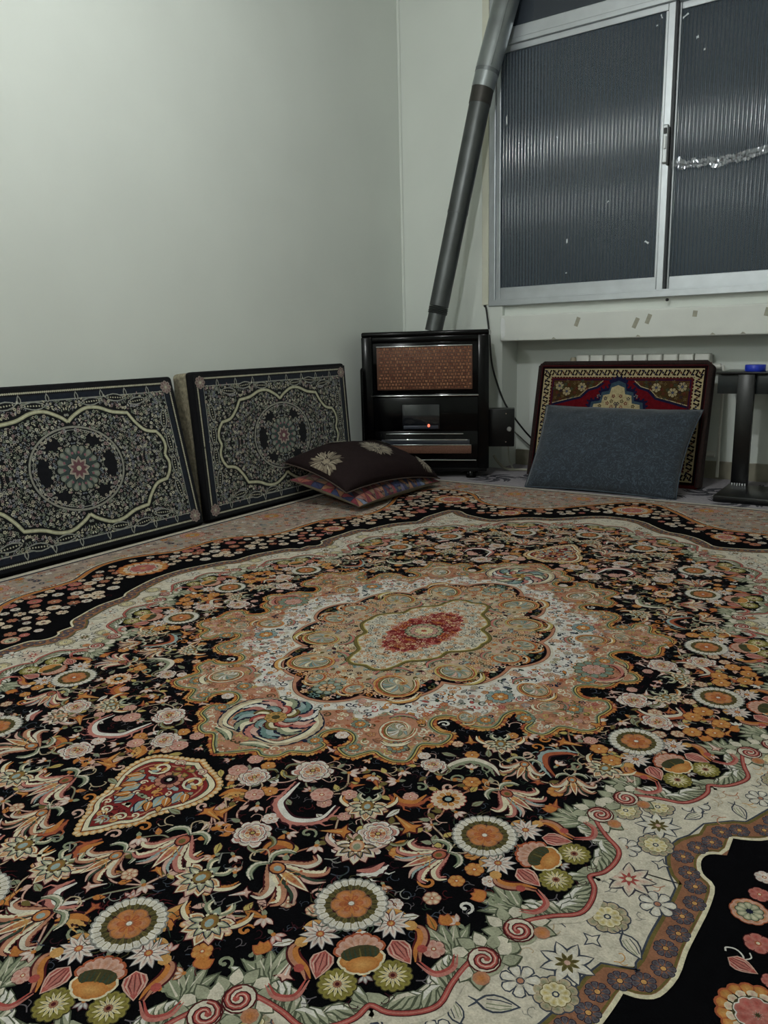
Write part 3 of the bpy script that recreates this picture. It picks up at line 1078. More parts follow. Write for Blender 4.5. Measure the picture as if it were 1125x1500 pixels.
for p0, a, sy in BAYS:
    A.sym = sy
    A.push(p0, a)
    acanthus(A)
    cluster(A)
    A.pop()
A.sym = 'q'
busy = []
for p0, a, sy in BAYS:
    for q in (0, .05+.04j, .05-.04j, .09, .11, .1+.05j, .1-.05j, .13+.035j, .13-.035j, .15):
        busy.append((p0+cmath.exp(1j*a)*q, .05 if q == 0 else .032))
# palmettes and blossoms of the field (x, y, size, direction in degrees, kind)
FM = [(.198, .686, .036, -30, 'p3'), (.347, .722, .038, 60, 'p0'), (.236, .877, .034, 200, 'p1'), (.342, .920, .052, 10, 'p2'), (.247, .996, .042, 100, 'p0'), (.396, .815, .040, 60, 'p3'),
      (.123, .759, .030, 130, 'p1'), (.535, .566, .044, 20, 'p4'), (.510, .471, .036, 80, 'p2'), (.440, .420, .036, 60, 'p0'), (.504, .772, .044, 120, 'p4'), (.404, .770, .034, 160, 'p1'), (.633, .397, .036, 100, 'p0'),
      (.604, .471, .034, 60, 'p2'), (.592, .106, .036, 150, 'p3'), (.647, .055, .034, 40, 'p0'), (.160, .966, .050, 80, 'p4'), (.098, 1.044, .040, 100, 'p2'), (.045, 1.100, .040, 80, 'p0'), (.118, 1.181, .048, 110, 'p2'),
      (.327, 1.051, .040, 70, 'p0'), (.370, .550, .026, 200, 'p1'), (.661, .175, .032, -60, 'p3'),
      (.448, .629, .030, 0, 'sun'), (.601, .336, .017, 0, 'so'), (.634, .363, .018, 0, 'so'), (.729, .179, .018, 0, 'so'), (.766, .160, .018, 0, 'so'), (.726, .080, .020, 0, 'so'), (.714, .115, .019, 0, 'so'), (.768, .115, .018, 0, 'so'),
      (.456, .562, .016, 0, 'so'), (.081, .758, .018, 0, 'sp'), (.162, .798, .017, 0, 'sp'), (.260, .735, .020, 0, 'sp'), (.462, .704, .016, 120, 'b'), (.345, .630, .022, 140, 'b'), (.092, .984, .022, 40, 'b'),
      (.145, .878, .026, 190, 't'), (.423, .724, .030, 20, 't'), (.549, .346, .026, 170, 't'), (.342, .802, .026, 330, 't'), (.341, .845, .020, 60, 'b'), (.257, .655, .022, -30, 'b'), (.154, .856, .024, 100, 't'),
      (.300, .640, .018, 60, 'b'), (.47, .36, .020, 0, 'b'), (.60, .21, .02, 40, 'b'), (.555, .25, .02, 0, 't'), (.19, 1.05, .02, 30, 'b'), (.05, 1.17, .022, 80, 't'), (.175, 1.21, .018, 90, 'b'), (.38, 1.0, .02, 50, 'b')]
for x, y, R, dg, k_ in FM:
    A.j = rnd.random()*.8
    c, a = complex(x, y), math.radians(dg)
    busy.append((c, R*1.15))
    if k_[0] == 'p':
        if k_[1] == '1' or (k_[1] == '3' and R < .037): peony(A, c, R*.95, a, 20)
        elif k_[1] in '24': lily(A, c, R*.86, a, 20, int(k_[1]))
        else: palmette(A, c, R, a, 20, int(k_[1]))
    elif k_ == 'sun':
        A.push(c, 0, R)
        flower(A, 16, .3, 1., .16, K['cream'], 22, K['blush'], K['rose'])
        flower(A, 9, .2, .68, .16, K['orange'], 24, K['amber'])
        A.poly(circ(.36, 12), K['black'], 25)
        A.poly(circ(.2, 8), K['ltblue'], 26)
        A.pop()
    elif k_ == 'so':
        smallflower(A, c, R, 22)
    elif k_ == 'sp':
        smallflower(A, c, R, 22, 'blush', 'pink', 7)
    elif k_ == 'b':
        bud(A, c, R, a, 22)
    else:
        trumpet(A, c, R, a, 22)
# long curved acanthus leaves
for pts, cA, cB in (((.199+.728j, .206+.765j, .215+.796j, .256+.818j, .287+.809j, .306+.785j, .303+.746j), 'white', 'pink'),
                    ((.400+.567j, .401+.530j, .421+.499j, .459+.500j, .484+.520j), 'ivory', 'sage'),
                    ((.359+.668j, .382+.679j, .408+.668j, .414+.638j), 'orange', 'rust'),
                    ((.575+.375j, .551+.381j, .525+.407j, .537+.442j, .569+.471j), 'rust', 'ltblue'),
                    ((.611+.145j, .635+.155j, .665+.148j, .695+.118j, .678+.089j), 'ivory', 'rust'),
                    ((.117+.835j, .125+.81j, .150+.80j), 'orange', 'amber'), ((.285+.905j, .283+.880j, .305+.872j, .312+.89j), 'orange', 'rust'),
                    ((.10+1.10j, .095+1.13j, .12+1.145j, .15+1.12j), 'white', 'pink'), ((.15+1.165j, .165+1.145j, .19+1.14j), 'orange', 'amber'),
                    ((.05+1.02j, .04+1.05j, .06+1.07j), 'orange', 'rust'), ((.43+.86j, .45+.845j, .455+.82j), 'pink', 'white'), ((.29+1.09j, .27+1.07j, .275+1.04j), 'amber', 'orange')):
    leafband(A, pts, .020, K[cA], K[cB], 16, True, K['wine'])
    pp = spline([complex(q) for q in pts], 3)
    busy += [(q, .018) for q in pp]
    n = len(pp)
    for i in range(2, n-1, 2):
        d = pp[min(i+1, n-1)]-pp[i-1]
        nn = 1j*d/max(abs(d), 1e-6)
        A.strip([pp[i]+nn*.006, pp[i]+nn*.018+d*.3, pp[i]+nn*.020+d*.9], [.004, .003, .001], K[cB], 15)
# vines
cen = [complex(m[0], m[1]) for m in FM]
done = set()
medq = full(MED)
for i, c in enumerate(cen):
    ds = sorted((abs(c-q), j) for j, q in enumerate(cen) if j != i)
    for d_, j in ds[:3]:
        if (min(i, j), max(i, j)) in done or d_ > .17: continue
        done.add((min(i, j), max(i, j)))
        q = cen[j]
        m_ = (c+q)/2+1j*(q-c)*rnd.choice((-.25, .25))
        path = np.array(spline([c, m_, q], 8))
        A.strip(path, .0045, K['dkred'], 8)
        A.strip(path, .0028, rnd.choice([K['blush'], K['beige'], K['sage'], K['salmon']]), 9)
        for k in (5, 10):
            leaf(A, path[k], .02, .0055, cmath.phase(q-c)+rnd.choice((-.9, .9)), K[rnd.choice(['sage', 'orange', 'gold', 'olive', 'blush'])], 10, None, K['wine'])
PEN = [(0, 1.036), (.022, 1.012), (.035, .988), (.050, .975), (.061, .955), (.060, .940), (.070, .918), (.090, .885), (.100, .850), (.094, .815), (.072, .797), (.040, .786), (.015, .777), (0, .770)]
PENq = np.array(spline([complex(*q) for q in PEN], 3))
penp = np.concatenate([PENq, -PENq[::-1].conj()[1:-1]])
ft = lambda z: inpoly(z, fpoly) & ~inpoly(z, medq) & ~inpoly(z, penp) & (edgedist(z, MED) > .012) & (edgedist(z, FIELD) > .045) & (edgedist(z, PENq) > .014)
fill = poisson(ft, box, .030, busy, seed=21, tries=9000)
for i, c in enumerate(fill):
    A.j = rnd.random()*.8
    k = rnd.random()
    a = rnd.uniform(0, 6.28)
    if k < .18: smallflower(A, c, rnd.uniform(.011, .015), 14, *rnd.choice([('blush', 'pink'), ('orange', 'amber'), ('white', 'blush'), ('salmon', 'cream')]))
    elif k < .38: bud(A, c, rnd.uniform(.013, .019), a, 14, rnd.choice(['blush', 'orange', 'white', 'pink']))
    elif k < .52: trumpet(A, c, rnd.uniform(.013, .019), a, 14, *rnd.choice([('orange', 'amber'), ('blush', 'white'), ('rust', 'orange')]))
    elif k < .66: curl(A, c, rnd.uniform(.011, .016), a, .005, K[rnd.choice(['orange', 'blush', 'white', 'sage'])], 13, .9, k < .6)
    elif k < .80: leaf(A, c, rnd.uniform(.022, .032), .006, a, K[rnd.choice(['sage', 'orange', 'gold', 'white'])], 13, K['olive'], K['wine'])
    else: wisp(A, c, rnd.uniform(.015, .026), a, rnd.choice(['slate', 'grey', 'blush', 'beige']), 12)
busy += [(c, .016) for c in fill]
for c in poisson(ft, box, .017, busy, seed=22, tries=9000):
    wisp(A, c, rnd.uniform(.010, .016), rnd.uniform(0, 6.28), rnd.choice(['slate', 'dkgreen', 'dkred', 'wine', 'mauve']), 11)
field_art = A

# ------------------------------------------------------------ pendant
P_ = Art()
P_.base = L_FIELD+.0004
P_.sym = '1'
pc = penp.mean()
def pen_ring(s):
    return pc+(penp-pc)*s
P_.poly(penp, K['orange'], 0)
q, _ = along(np.append(penp, penp[0]), .011)
for c in q:
    P_.poly(c+circ(.0062, 7), K['amber'], .5, K['cream'])
P_.poly(pen_ring(.94), K['dkred'], 1)
P_.poly(pen_ring(.92), K['cream'], 2)
P_.poly(pen_ring(.84), K['dkgreen'], 3)
P_.poly(pen_ring(.82), K['red'], 4)
P_.strip(pen_ring(.74), .0035, K['salmon'], 5, closed=True)
P_.sym = 'u'
for c, R, w_, cl, a in ((.045+.83j, .022, .006, 'cream', 1.), (.030+.93j, .018, .005, 'ltblue', 2.), (.062+.87j, .015, .005, 'amber', 0.), (.02+.965j, .012, .004, 'cream', 2.5), (.03+.80j, .012, .004, 'blush', 3.), (.052+.90j, .012, .004, 'orange', 4.)):
    curl(P_, c, R, a, w_, K[cl], 8, 1.1, False, True, K['dkred'])
for c in ((.016+.91j), (.032+.885j), (.05+.86j)):
    leaf(P_, c, .036, .011, math.radians(70), K['ltblue'], 9, K['amber'], K['navy'])
    leaf(P_, c+.008, .030, .008, math.radians(50), K['orange'], 10, K['cream'], K['dkred'])
P_.sym = '1'
P_.push(.848j, 0, .026)
flower(P_, 10, .3, 1., .24, K['salmon'], 14, K['pink'], K['dkred'])
P_.poly(circ(.62, 12), K['wine'], 15)
P_.poly(circ(.4, 10), K['black'], 16)
P_.poly(circ(.2, 6), K['white'], 17)
P_.pop()
P_.push(.815j, 0, .02)
flower(P_, 5, .2, 1., .3, K['olive'], 18, K['amber'], K['dkgreen'])
P_.pop()
bud(P_, .985j, .016, PI/2, 14, 'sage')
P_.sym = 'u'
pin = pen_ring(.72)
for c in poisson(lambda z: inpoly(z, pin), (.003, .1, .77, 1.03), .0125, [(.848j, .026), (.815j, .02)], seed=61):
    P_.j = rnd.random()*.8
    if rnd.random() < .6: curl(P_, c, rnd.uniform(.007, .011), rnd.uniform(0, 6), .0035, K[rnd.choice(['cream', 'salmon', 'ltblue', 'amber', 'dkred', 'orange'])], 7, .9, rnd.random() < .5)
    else: leaf(P_, c, .018, .005, rnd.uniform(0, 6), K[rnd.choice(['ltblue', 'amber', 'cream', 'sage'])], 7, None, K['dkred'])

# ------------------------------------------------------------ medallion
A = Art()
A.base = L_MED
A.sym = '1'
A.poly(medq, K['salmon'], 2)
A.sym = 'q'
q, ix = along(MED, .0075)
tm = np.gradient(MED)
for i, c in enumerate(q):
    t_ = tm[min(len(tm)-1, int(round(ix[i])))]
    n_ = 1j*t_/abs(t_)
    leaf(A, c, rnd.uniform(.008, .014), .0045, cmath.phase(n_)+.5, K[rnd.choice(['orange', 'amber', 'rust'])], .5, None, K['dkred'])
A.strip(MED, .003, K['dkred'], 3, off=.000)
A.strip(MED, .0034, K['gold'], 4, off=-.0022)
A.strip(MED, .0026, K['dkgreen'], 5, off=-.005)
A.strip(MED, .005, K['sage'], 4.5, off=-.008)
q, ix = along(offs(MED, .016), .012)
for i, c in enumerate(q):
    curl(A, c, rnd.uniform(.006, .010), rnd.uniform(0, 6), .0026, K[rnd.choice(['cream', 'ivory', 'beige', 'gold'])], 7, .7, rnd.random() < .5, False)
A.sym = '1'
ivp, inp = full(IVQ), full(INQ)
A.poly(ivp, K['white'], 6)
A.sym = 'q'
A.strip(IVQ, .0035, K['beige'], 7)
A.sym = '1'
def scaled(z, s):
    return z*s
A.poly(full(offs(INQ, -.016)), K['ivory'], 9)
A.poly(full(offs(INQ, -.009)), K['dkred'], 10)
A.poly(full(offs(INQ, -.0075)), K['salmon'], 11)
A.poly(full(INQ), K['wine'], 12)
A.poly(full(offs(INQ, .002)), K['black'], 13)
A.sym = 'q'

def scroll(A, c, R, ang, lv, flip=False, cols=('orange', 'olive', 'cream', 'ltblue')):
    """big comma scroll: a striped crescent rolled round a feathery leaf"""
    A.push(c, ang, R, flip)
    th = np.linspace(-.55*PI, 1.5*PI, 30)
    t_ = np.linspace(0, 1, 30)
    path = (1.05-.5*t_)*np.exp(1j*th)
    path = path.real+.78j*path.imag
    pr = np.sin(PI*np.clip(.10+.86*t_, 0, 1))**.7
    A.poly(circ(.80, 16, .66), K['beige'], lv)
    for k in range(9):
        a = -1.3+k*.62
        e = .70*cmath.exp(1j*(a+.5))
        cl = K[('ltblue', 'sage', cols[3], cols[2], 'teal')[k % 5]]
        q_ = np.array(spline([.05-.1j, .35*cmath.exp(1j*a), e], 4))
        A.strip(q_, np.linspace(.03, 1, 9)*.30*np.sin(PI*np.linspace(.15, .97, 9)), K['navy'], lv+.4+k*.35)
        A.strip(q_, np.linspace(.03, 1, 9)*.235*np.sin(PI*np.linspace(.15, .97, 9)), cl, lv+.75+k*.35)
    A.strip(path, 0.40*pr, K['dkred'], lv+4)
    A.strip(path, 0.34*pr, K['cream'], lv+4.5)
    A.strip(path, .13*pr, K[cols[0]], lv+5, off=-.09)
    A.strip(path, .10*pr*np.where(np.arange(30) % 2, 1.35, .7), K['rust'], lv+5.5, off=-.02)
    A.strip(path, .09*pr, K[cols[1]], lv+6, off=.07)
    A.poly(path[-1]*.8+circ(.15, 8), K[cols[0]], lv+6.5, K['red'])
    leafband(A, (.95-.75j, 1.35-.35j, 1.4+.2j, 1.15+.55j), .26, K[cols[0]], K['cream'], lv+7, True, K['dkred'])
    leafband(A, (-1.0+.5j, -1.35+.1j, -1.3-.5j, -.95-.85j), .24, K['pink'], K['sage'], lv+7, True, K['wine'])
    A.pop()
# outer zone, salmon and ivory: scrolls, blossoms
A.sym = 'v'
A.push(.572j, PI/2, .078)
for k in range(11):
    A.push(0, 2*PI*k/11)
    leafband(A, (.30, .62+.10j, .92+.02j, 1.05-.28j), .34, K[('blush', 'cream', 'ltblue', 'pink')[k % 4]], K[('pink', 'sage', 'teal', 'white')[k % 4]], 18+k*1.1, True, K['navy'])
    A.pop()
for k in range(9):
    A.push(0, 2*PI*k/9+.2)
    leafband(A, (.12, .36+.08j, .56-.02j, .62-.2j), .22, K[('ltblue', 'blush', 'cream')[k % 3]], K[('teal', 'rose', 'olive')[k % 3]], 31+k*.9, True, K['dkred'])
    A.pop()
flower(A, 9, .05, .30, .09, K['amber'], 42, K['olive'], K['dkred'])
A.poly(circ(.12, 8), K['dkolive'], 43)
A.pop()
A.sym = 'q'
leafband(A, (.02+.655j, .075+.65j, .10+.60j, .095+.55j, .06+.515j, .03+.51j), .020, K['cream'], K['beige'], 17, True, K['navy'])
leafband(A, (.015+.69j, .04+.672j, .075+.67j), .016, K['cream'], K['sage'], 17, True, K['dkgreen'])
scroll(A, .240+.478j, .044, 1.1, 17, cols=('cream', 'olive', 'white', 'white'))
scroll(A, .390+.170j, .042, .5, 17, cols=('amber', 'olive', 'white', 'blush'))
scroll(A, .455+.225j, .026, 2.4, 17, cols=('cream', 'sage', 'beige', 'salmon'))
scroll(A, .330+.360j, .024, .9, 17, cols=('amber', 'sage', 'white', 'ltblue'))
for c, R in ((.347+.24j, .03), (.165+.50j, .018), (.435+.30j, .020), (.500+.21j, .02), (.28+.535j, .02), (.47+.06j, .022), (.13+.60j, .016), (.21+.58j, .016), (.37+.35j, .018)):
    A.push(c, rnd.uniform(0, 6), R)
    flower(A, 10, .3, 1., .22, K['ltblue'] if R > .025 else K['sage'], 18, K['teal'], K['navy'])
    flower(A, 7, .1, .6, .2, K['orange'], 20, K['amber'], K['dkred'])
    A.poly(circ(.18, 6), K['cream'], 21)
    A.pop()
A.sym = 'u'
A.push(.465, 0, .045)
flower(A, 11, .3, 1., .2, K['sage'], 18, K['teal'], K['dkgreen'])
flower(A, 8, .1, .6, .18, K['blush'], 20, K['pink'], K['dkred'])
A.pop()
A.sym = 'q'
leafband(A, (.46+.045j, .50+.05j, .525+.03j, .535+.0j), .018, K['pink'], K['beige'], 17, True, K['dkred'])
busyM = [(.572j, .075), (.24+.478j, .045), (.39+.17j, .043), (.347+.24j, .03), (.465, .045), (.455+.225j, .028), (.33+.36j, .026)]
mt_ = lambda z: inpoly(z, medq) & ~inpoly(z, inp) & (edgedist(z, MED) > .022) & (edgedist(z, INQ) > .022)
bM = (.003, .6, .003, .76)
fills = poisson(mt_, bM, .0125, busyM, seed=31, tries=14000)
insI = inpoly(np.array(fills), ivp)
for i, c in enumerate(fills):
    A.j = rnd.random()*.8
    k = rnd.random()
    a = rnd.uniform(0, 6.28)
    if insI[i]:
        cl = rnd.choice(['slate', 'salmon', 'rose', 'dkgreen', 'beige', 'orange', 'navy', 'grey'])
    else:
        cl = rnd.choice(['cream', 'olive', 'ivory', 'rust', 'dkolive', 'brown', 'gold', 'navy', 'sage', 'blush'])
    if k < .55: curl(A, c, rnd.uniform(.0075, .0125), a, .0036, K[cl], 14, rnd.uniform(.6, 1.1), rnd.random() < .5)
    elif k < .72: leaf(A, c, rnd.uniform(.014, .022), .0042, a, K[cl], 14, None, K['navy'] if rnd.random() < .4 else None)
    elif k < .86: smallflower(A, c, rnd.uniform(.007, .010), 14, rnd.choice(['salmon', 'orange', 'blush', 'rose', 'sage', 'ltblue']), rnd.choice(['cream', 'amber', 'pink']), 5)
    else: wisp(A, c, .014, a, cl if cl not in ('navy',) else 'slate', 14)
# inner zone
lob = np.array([.0+.465j, .155+.335j, .255+.175j, .341])
A.sym = '1'
inner_beige = full(np.array(spline([complex(*q) for q in [(0, .405), (.05, .40), (.085, .365), (.125, .345), (.165, .30), (.175, .245), (.205, .205), (.24, .17), (.262, .125), (.265, .085), (.295, .045), (.30, 0)]], 3)))
A.poly(inner_beige, K['beige'], 15)
A.sym = 'q'
scroll(A, .118+.312j, .062, .75, 22, cols=('amber', 'olive', 'cream', 'ltblue'))
scroll(A, .196+.182j, .055, .25, 22, cols=('gold', 'olive', 'blush', 'ltblue'))
scroll(A, .262+.050j, .040, -.3, 22, cols=('orange', 'sage', 'cream', 'teal'))
scroll(A, .055+.375j, .030, 1.9, 21, cols=('amber', 'rust', 'cream', 'ltblue'))
A.sym = 'v'
A.push(.405j, PI/2, .034)
flower(A, 9, .2, 1., .24, K['sage'], 28, K['ltblue'], K['dkgreen'])
flower(A, 6, .1, .55, .2, K['orange'], 30, K['cream'], K['dkred'])
A.pop()
A.sym = 'q'
fz = poisson(lambda z: inpoly(z, inp) & (edgedist(z, INQ) > .008), bM, .0115, [(.118+.312j, .055), (.196+.182j, .05), (.262+.05j, .036)], seed=41, tries=9000)
for c in fz:
    A.j = rnd.random()*.8
    k = rnd.random()
    cl = rnd.choice(['salmon', 'blush', 'olive', 'ltblue', 'orange', 'rust', 'cream', 'dkgreen', 'wine', 'teal', 'pink', 'slate'])
    if k < .6: curl(A, c, rnd.uniform(.008, .012), rnd.uniform(0, 6), .0036, K[cl], 18, rnd.uniform(.6, 1.1), rnd.random() < .5)
    elif k < .85: leaf(A, c, rnd.uniform(.014, .02), .0045, rnd.uniform(0, 6), K[cl], 18, None, K['wine'])
    else: smallflower(A, c, .009, 18, 'orange', 'cream', 5)
# centre
A.sym = '1'
CAR = np.array(spline([complex(*q) for q in [(0, .262), (.03, .270), (.055, .258), (.066, .225), (.072, .19), (.10, .165), (.125, .13), (.125, .09), (.15, .07), (.172, .045), (.178, .02), (.175, 0)]], 3))
A.poly(full(offs(CAR, -.007)), K['dkolive'], 30)
A.poly(full(offs(CAR, -.005)), K['olive'], 31)
A.poly(full(offs(CAR, .003)), K['gold'], 32)
A.poly(full(offs(CAR, .006)), K['ivory'], 33)
RED = np.array([complex(*q) for q in [(0, .150), (.012, .165), (.022, .148), (.035, .155), (.040, .128), (.055, .125), (.050, .10), (.072, .095), (.066, .07), (.085, .06), (.078, .035), (.095, .02), (.085, 0)]])
A.poly(full(RED), K['rose'], 36)
A.poly(full(RED*.9), K['red'], 37)
A.sym = 'q'
redp = full(RED)
for c in poisson(lambda z: inpoly(z, full(offs(CAR, .012))), (.002, .2, .002, .28), .0105, seed=51, tries=5000):
    isr = bool(inpoly(np.array([c]), redp)[0])
    cl = rnd.choice(['salmon', 'pink', 'blush', 'dkred', 'orange']) if isr else rnd.choice(['slate', 'grey', 'dkgreen', 'beige', 'teal', 'navy', 'orange'])
    A.j = rnd.random()*.8
    if rnd.random() < .75: curl(A, c, rnd.uniform(.007, .010), rnd.uniform(0, 6), .0028, K[cl], 38, rnd.uniform(.6, 1.1), rnd.random() < .5)
    else: smallflower(A, c, .007, 38, 'orange', 'cream', 5)
A.sym = '1'
A.push(0, 0, .05)
flower(A, 16, .4, 1., .17, K['sage'], 41, K['beige'], K['dkgreen'])
flower(A, 12, .3, .75, .15, K['blush'], 43, K['pink'], K['dkred'])
flower(A, 8, .1, .5, .15, K['cream'], 45, K['gold'], K['olive'])
A.poly(circ(.16, 8), K['rust'], 46)
A.pop()
med_art = A

link('ivory_band', band.mesh('carpet_ivory_band'), M_pile, carpet)
link('field', field_art.mesh('carpet_field'), M_pile, carpet)
pm = P_.mesh('carpet_pendant')
link('pendant', pm, M_pile, carpet)
link('pendant', pm, None, carpet, None, (0, 0, PI))
link('medallion', med_art.mesh('carpet_medallion'), M_pile, carpet)

# ================================================================== GREY RUG UNDER THE CARPET (shows along the window wall)
A = Art(3e-5)
A.sym = '1'
A.base = -.0075
g0 = (.02, 3.6, -1.2, .18)
A.poly([complex(g0[0], g0[2]), complex(g0[1], g0[2]), complex(g0[1], g0[3]), complex(g0[0], g0[3])], lin('#8f8a90'), 0)
rg_ = random.Random(3)
for cx, cy, R in ((.80, -.33, .13), (1.02, -.20, .11), (1.30, -.36, .12), (1.95, -.22, .13), (2.10, -.40, .12), (1.75, -.40, .11), (2.45, -.25, .14), (.5, -.15, .12), (2.9, -.3, .13), (2.2, .02, .1), (1.45, -.02, .1), (3.3, -.2, .12)):
    A.j = rg_.random()
    A.push(complex(cx, cy), rg_.uniform(0, 6), R)
    for k in range(7):
        A.push(0, 2*PI*k/7)
        leafband(A, (.1, .45+.25j, .8+.1j, 1.05-.25j), .32, lin('#2a2833'), lin('#3c3a45'), 3+k*.1, True)
        A.pop()
    A.poly(circ(.32, 10), lin('#2a2833'), 5)
    A.poly(circ(.18, 8), lin('#8f8a90'), 6)
    A.pop()
M_rug2 = woven('flat_woven_rug', 260, .22)
gr = empty('floor_rug')
tag(gr, 'grey flat-woven rug with dark floral blots under the window, mostly beneath the carpet', 'rug')
MB().box(g0[0], g0[1], g0[2], g0[3], FLOOR-.001, -.0077).build('rug_backing', mat('rug_backing', lin('#77727a'), .95), gr)
link('rug_face', A.mesh('rug_face'), M_rug2, gr)

# ================================================================== PATTERNED BACKREST CUSHIONS ON THE LEFT WALL
def rbox(L_, T, H_, bev, seg=4):
    return MB().box(-L_/2, L_/2, -T/2, T/2, 0, H_, bev, seg)
M_cvelvet = mat('black_velvet', lin('#0f0f12'), .9, spec=.2, noise=.2, nscale=200)
M_cside = mat('olive_brocade', lin('#7d7663'), .85, noise=.45, nscale=70, bump=.2, bscale=200)
M_cface = woven('brocade_face', 520, .35, .8, .4, .15)
CL, CH = 1.07, .655
def brocade():
    A = Art(5e-5)
    hl, hh = CL/2-.012, CH/2-.012
    rg = random.Random(11)
    ground = lin('#16171a')
    A.sym = '1'
    A.poly([complex(x*hl, y*hh) for x, y in ((-1, -1), (1, -1), (1, 1), (-1, 1))], ground, 0)
    A.poly([complex(x*(hl-.028), y*(hh-.028)) for x, y in ((-1, -1), (1, -1), (1, 1), (-1, 1))], lin('#1d222c'), 1)
    A.poly([complex(x*(hl-.052), y*(hh-.052)) for x, y in ((-1, -1), (1, -1), (1, 1), (-1, 1))], ground, 2)
    cr, gy, gn = lin('#b3b09a'), lin('#8f918a'), lin('#6f776a')
    A.sym = 'q'
    for x0 in (hl-.018,):
        for k in range(40):
            y = k*.008
            if y < hh-.02: A.poly(complex(x0, y)+circ(.0045, 5), cr, 3)
    for k in range(64):
        x = k*.008
        if x < hl-.02: A.poly(complex(x, hh-.018)+circ(.0045, 5), cr, 3)
    A.strip([complex(hl-.052, 0), complex(hl-.052, hh-.052), complex(0, hh-.052)], .005, gy, 3)
    # corner flower
    A.push(complex(hl-.035, hh-.035), 0, .028)
    flower(A, 8, .1, 1., .3, lin('#9a8f86'), 6, lin('#6a4a4c'), ground)
    A.poly(circ(.25, 6), cr, 8)
    A.pop()
    for x in (.06, .17, .28, .39):
        A.push(complex(x, hh-.045), PI/2, .022)
        A.poly(pet(1., .4, 3, .8, -.6), gy, 5)
        A.poly(pet(.7, .2, 3, .8, -.4), ground, 6)
        A.pop()
    # scalloped cream band
    q = spline([complex(*t) for t in ((0, .178), (.03, .200), (.085, .224), (.14, .222), (.20, .200), (.268, .190))], 5)[:-1]+spline([complex(*t) for t in ((.268, .190), (.295, .150), (.335, .112), (.388, .100))], 5)[:-1]+spline([complex(*t) for t in ((.388, .100), (.410, .070), (.418, .035), (.405, 0))], 5)
    q = np.array(q)
    A.sym = '1'
    band_out = full(q)
    A.sym = 'q'
    A.strip(q, .020, ground, 7)
    A.strip(q, .0135, lin('#a3a286'), 8)
    A.strip(q, .0055, lin('#c2c1a6'), 9)
    # oval ring
    ell = np.array([.195*math.sin(t)+.158j*math.cos(t) for t in np.linspace(0, PI/2, 20)])
    A.sym = '1'
    A.poly(full(ell), lin('#14151a'), 6)
    A.sym = 'q'
    A.strip(ell, .008, lin('#8d8d83'), 9)
    A.strip(ell*.93, .003, gy, 9)
    # fine florals everywhere
    cols = [lin(h) for h in ('#8f918a', '#b3af98', '#737b6d', '#8c8b90', '#8d7878', '#bdbaa9', '#6a707a', '#7f8778', '#a39a8c', '#9b9c92')]
    busy = [(complex(*t), .03) for t in ((hl-.035, hh-.035),)]
    def ok(z):
        return (z.real < hl-.055) & (z.imag < hh-.055) & (edgedist(z, q) > .017) & (edgedist(z, ell) > .010)
    pts = poisson(ok, (.004, hl, .004, hh), .0088, busy, seed=5)
    rin = [abs(c.real/.195+1j*c.imag/.158) for c in pts]
    for c, ri in zip(pts, rin):
        A.j = rg.random()*.8
        if .62 < ri < .86 and math.sin(8*cmath.phase(c.real/.195+1j*c.imag/.158)) > .1: continue
        k = rg.random()
        col = rg.choice(cols)
        if k < .4: curl(A, c, rg.uniform(.005, .0075), rg.uniform(0, 6), .0022, col, 10, .9, rg.random() < .5, False)
        elif k < .75:
            A.push(c, rg.uniform(0, 6), rg.uniform(.0045, .0075))
            flower(A, 5, .1, 1., .45, col, 10)
            A.poly(circ(.3, 5), ground, 11)
            A.pop()
        else: leaf(A, c, .014, .0032, rg.uniform(0, 6), col, 10)
    # pale leaf sprays near the border
    for x, y, a in ((.33, .235, .1), (.12, .248, .05), (.44, .15, 1.4), (.445, .05, 1.6), (.23, .255, -.1)):
        A.push(complex(x, y), a)
        A.poly(pet(.05, .017, 4, .9, -.05), gy, 12)
        A.poly(pet(.044, .012, 4, .9, -.044), ground, 13)
        for k in range(-3, 4): A.poly(k*.011+circ(.0035, 5), cr, 14)
        A.pop()
    # star in the middle
    A.sym = '1'
    A.push(0, 0, .085)
    A.poly(circ(1., 24), lin('#3d4a4a'), 12)
    flower(A, 16, .6, 1.05, .14, gn, 13, gy, ground)
    for k in range(14):
        A.poly(.72*cmath.exp(1j*k*2*PI/14)+circ(.07, 5), lin('#8c5f68'), 15)
    flower(A, 9, .05, .56, .16, lin('#a9a294'), 16, lin('#7b5b5b'), ground, shape=pet)
    flower(A, 9, .05, .40, .10, lin('#6c4a50'), 17, shape=pet)
    A.poly(circ(.12, 7), cr, 18)
    A.pop()
    me = A.mesh('brocade_face', lambda v: np.stack([v[:, 0], -v[:, 2], v[:, 1]+CH/2], 1))
    return me
face = brocade()
def backrest(name, y1, xb, xt, label, L_=CL, T=.096):
    """cushion standing on the carpet edge, leaning on the left wall; y1 = end nearer the corner; xb / xt = front face at bottom / top"""
    lean = math.atan2(xb-xt, CH)
    c = empty(name, (xb, y1-L_/2, .0005), (-lean, 0, PI/2))
    tag(c, label, 'cushion', 'patterned backrest cushions along the left wall')
    # local: front face at y = 0 looking to -y, body behind it
    MB().box(-L_/2, L_/2, .002, .052, 0, CH, .016, 4).build('front_pad', M_cvelvet, c, sm=50)
    MB().box(-L_/2+.006, L_/2-.006, .046, T, .006, CH-.002, .02, 4).build('back_pad', M_cside, c, sm=50)
    link('brocade_face', face, M_cface if not face.materials else None, c)
    return c
backrest('backrest_cushion', -1.957, .246, .100, 'black brocade backrest cushion leaning back beyond the gap, without pillows before it', CL)
backrest('backrest_cushion', -.872, .240, .196, 'black brocade backrest cushion standing beside the heater, partly behind the brown pillow', 1.055, .145)

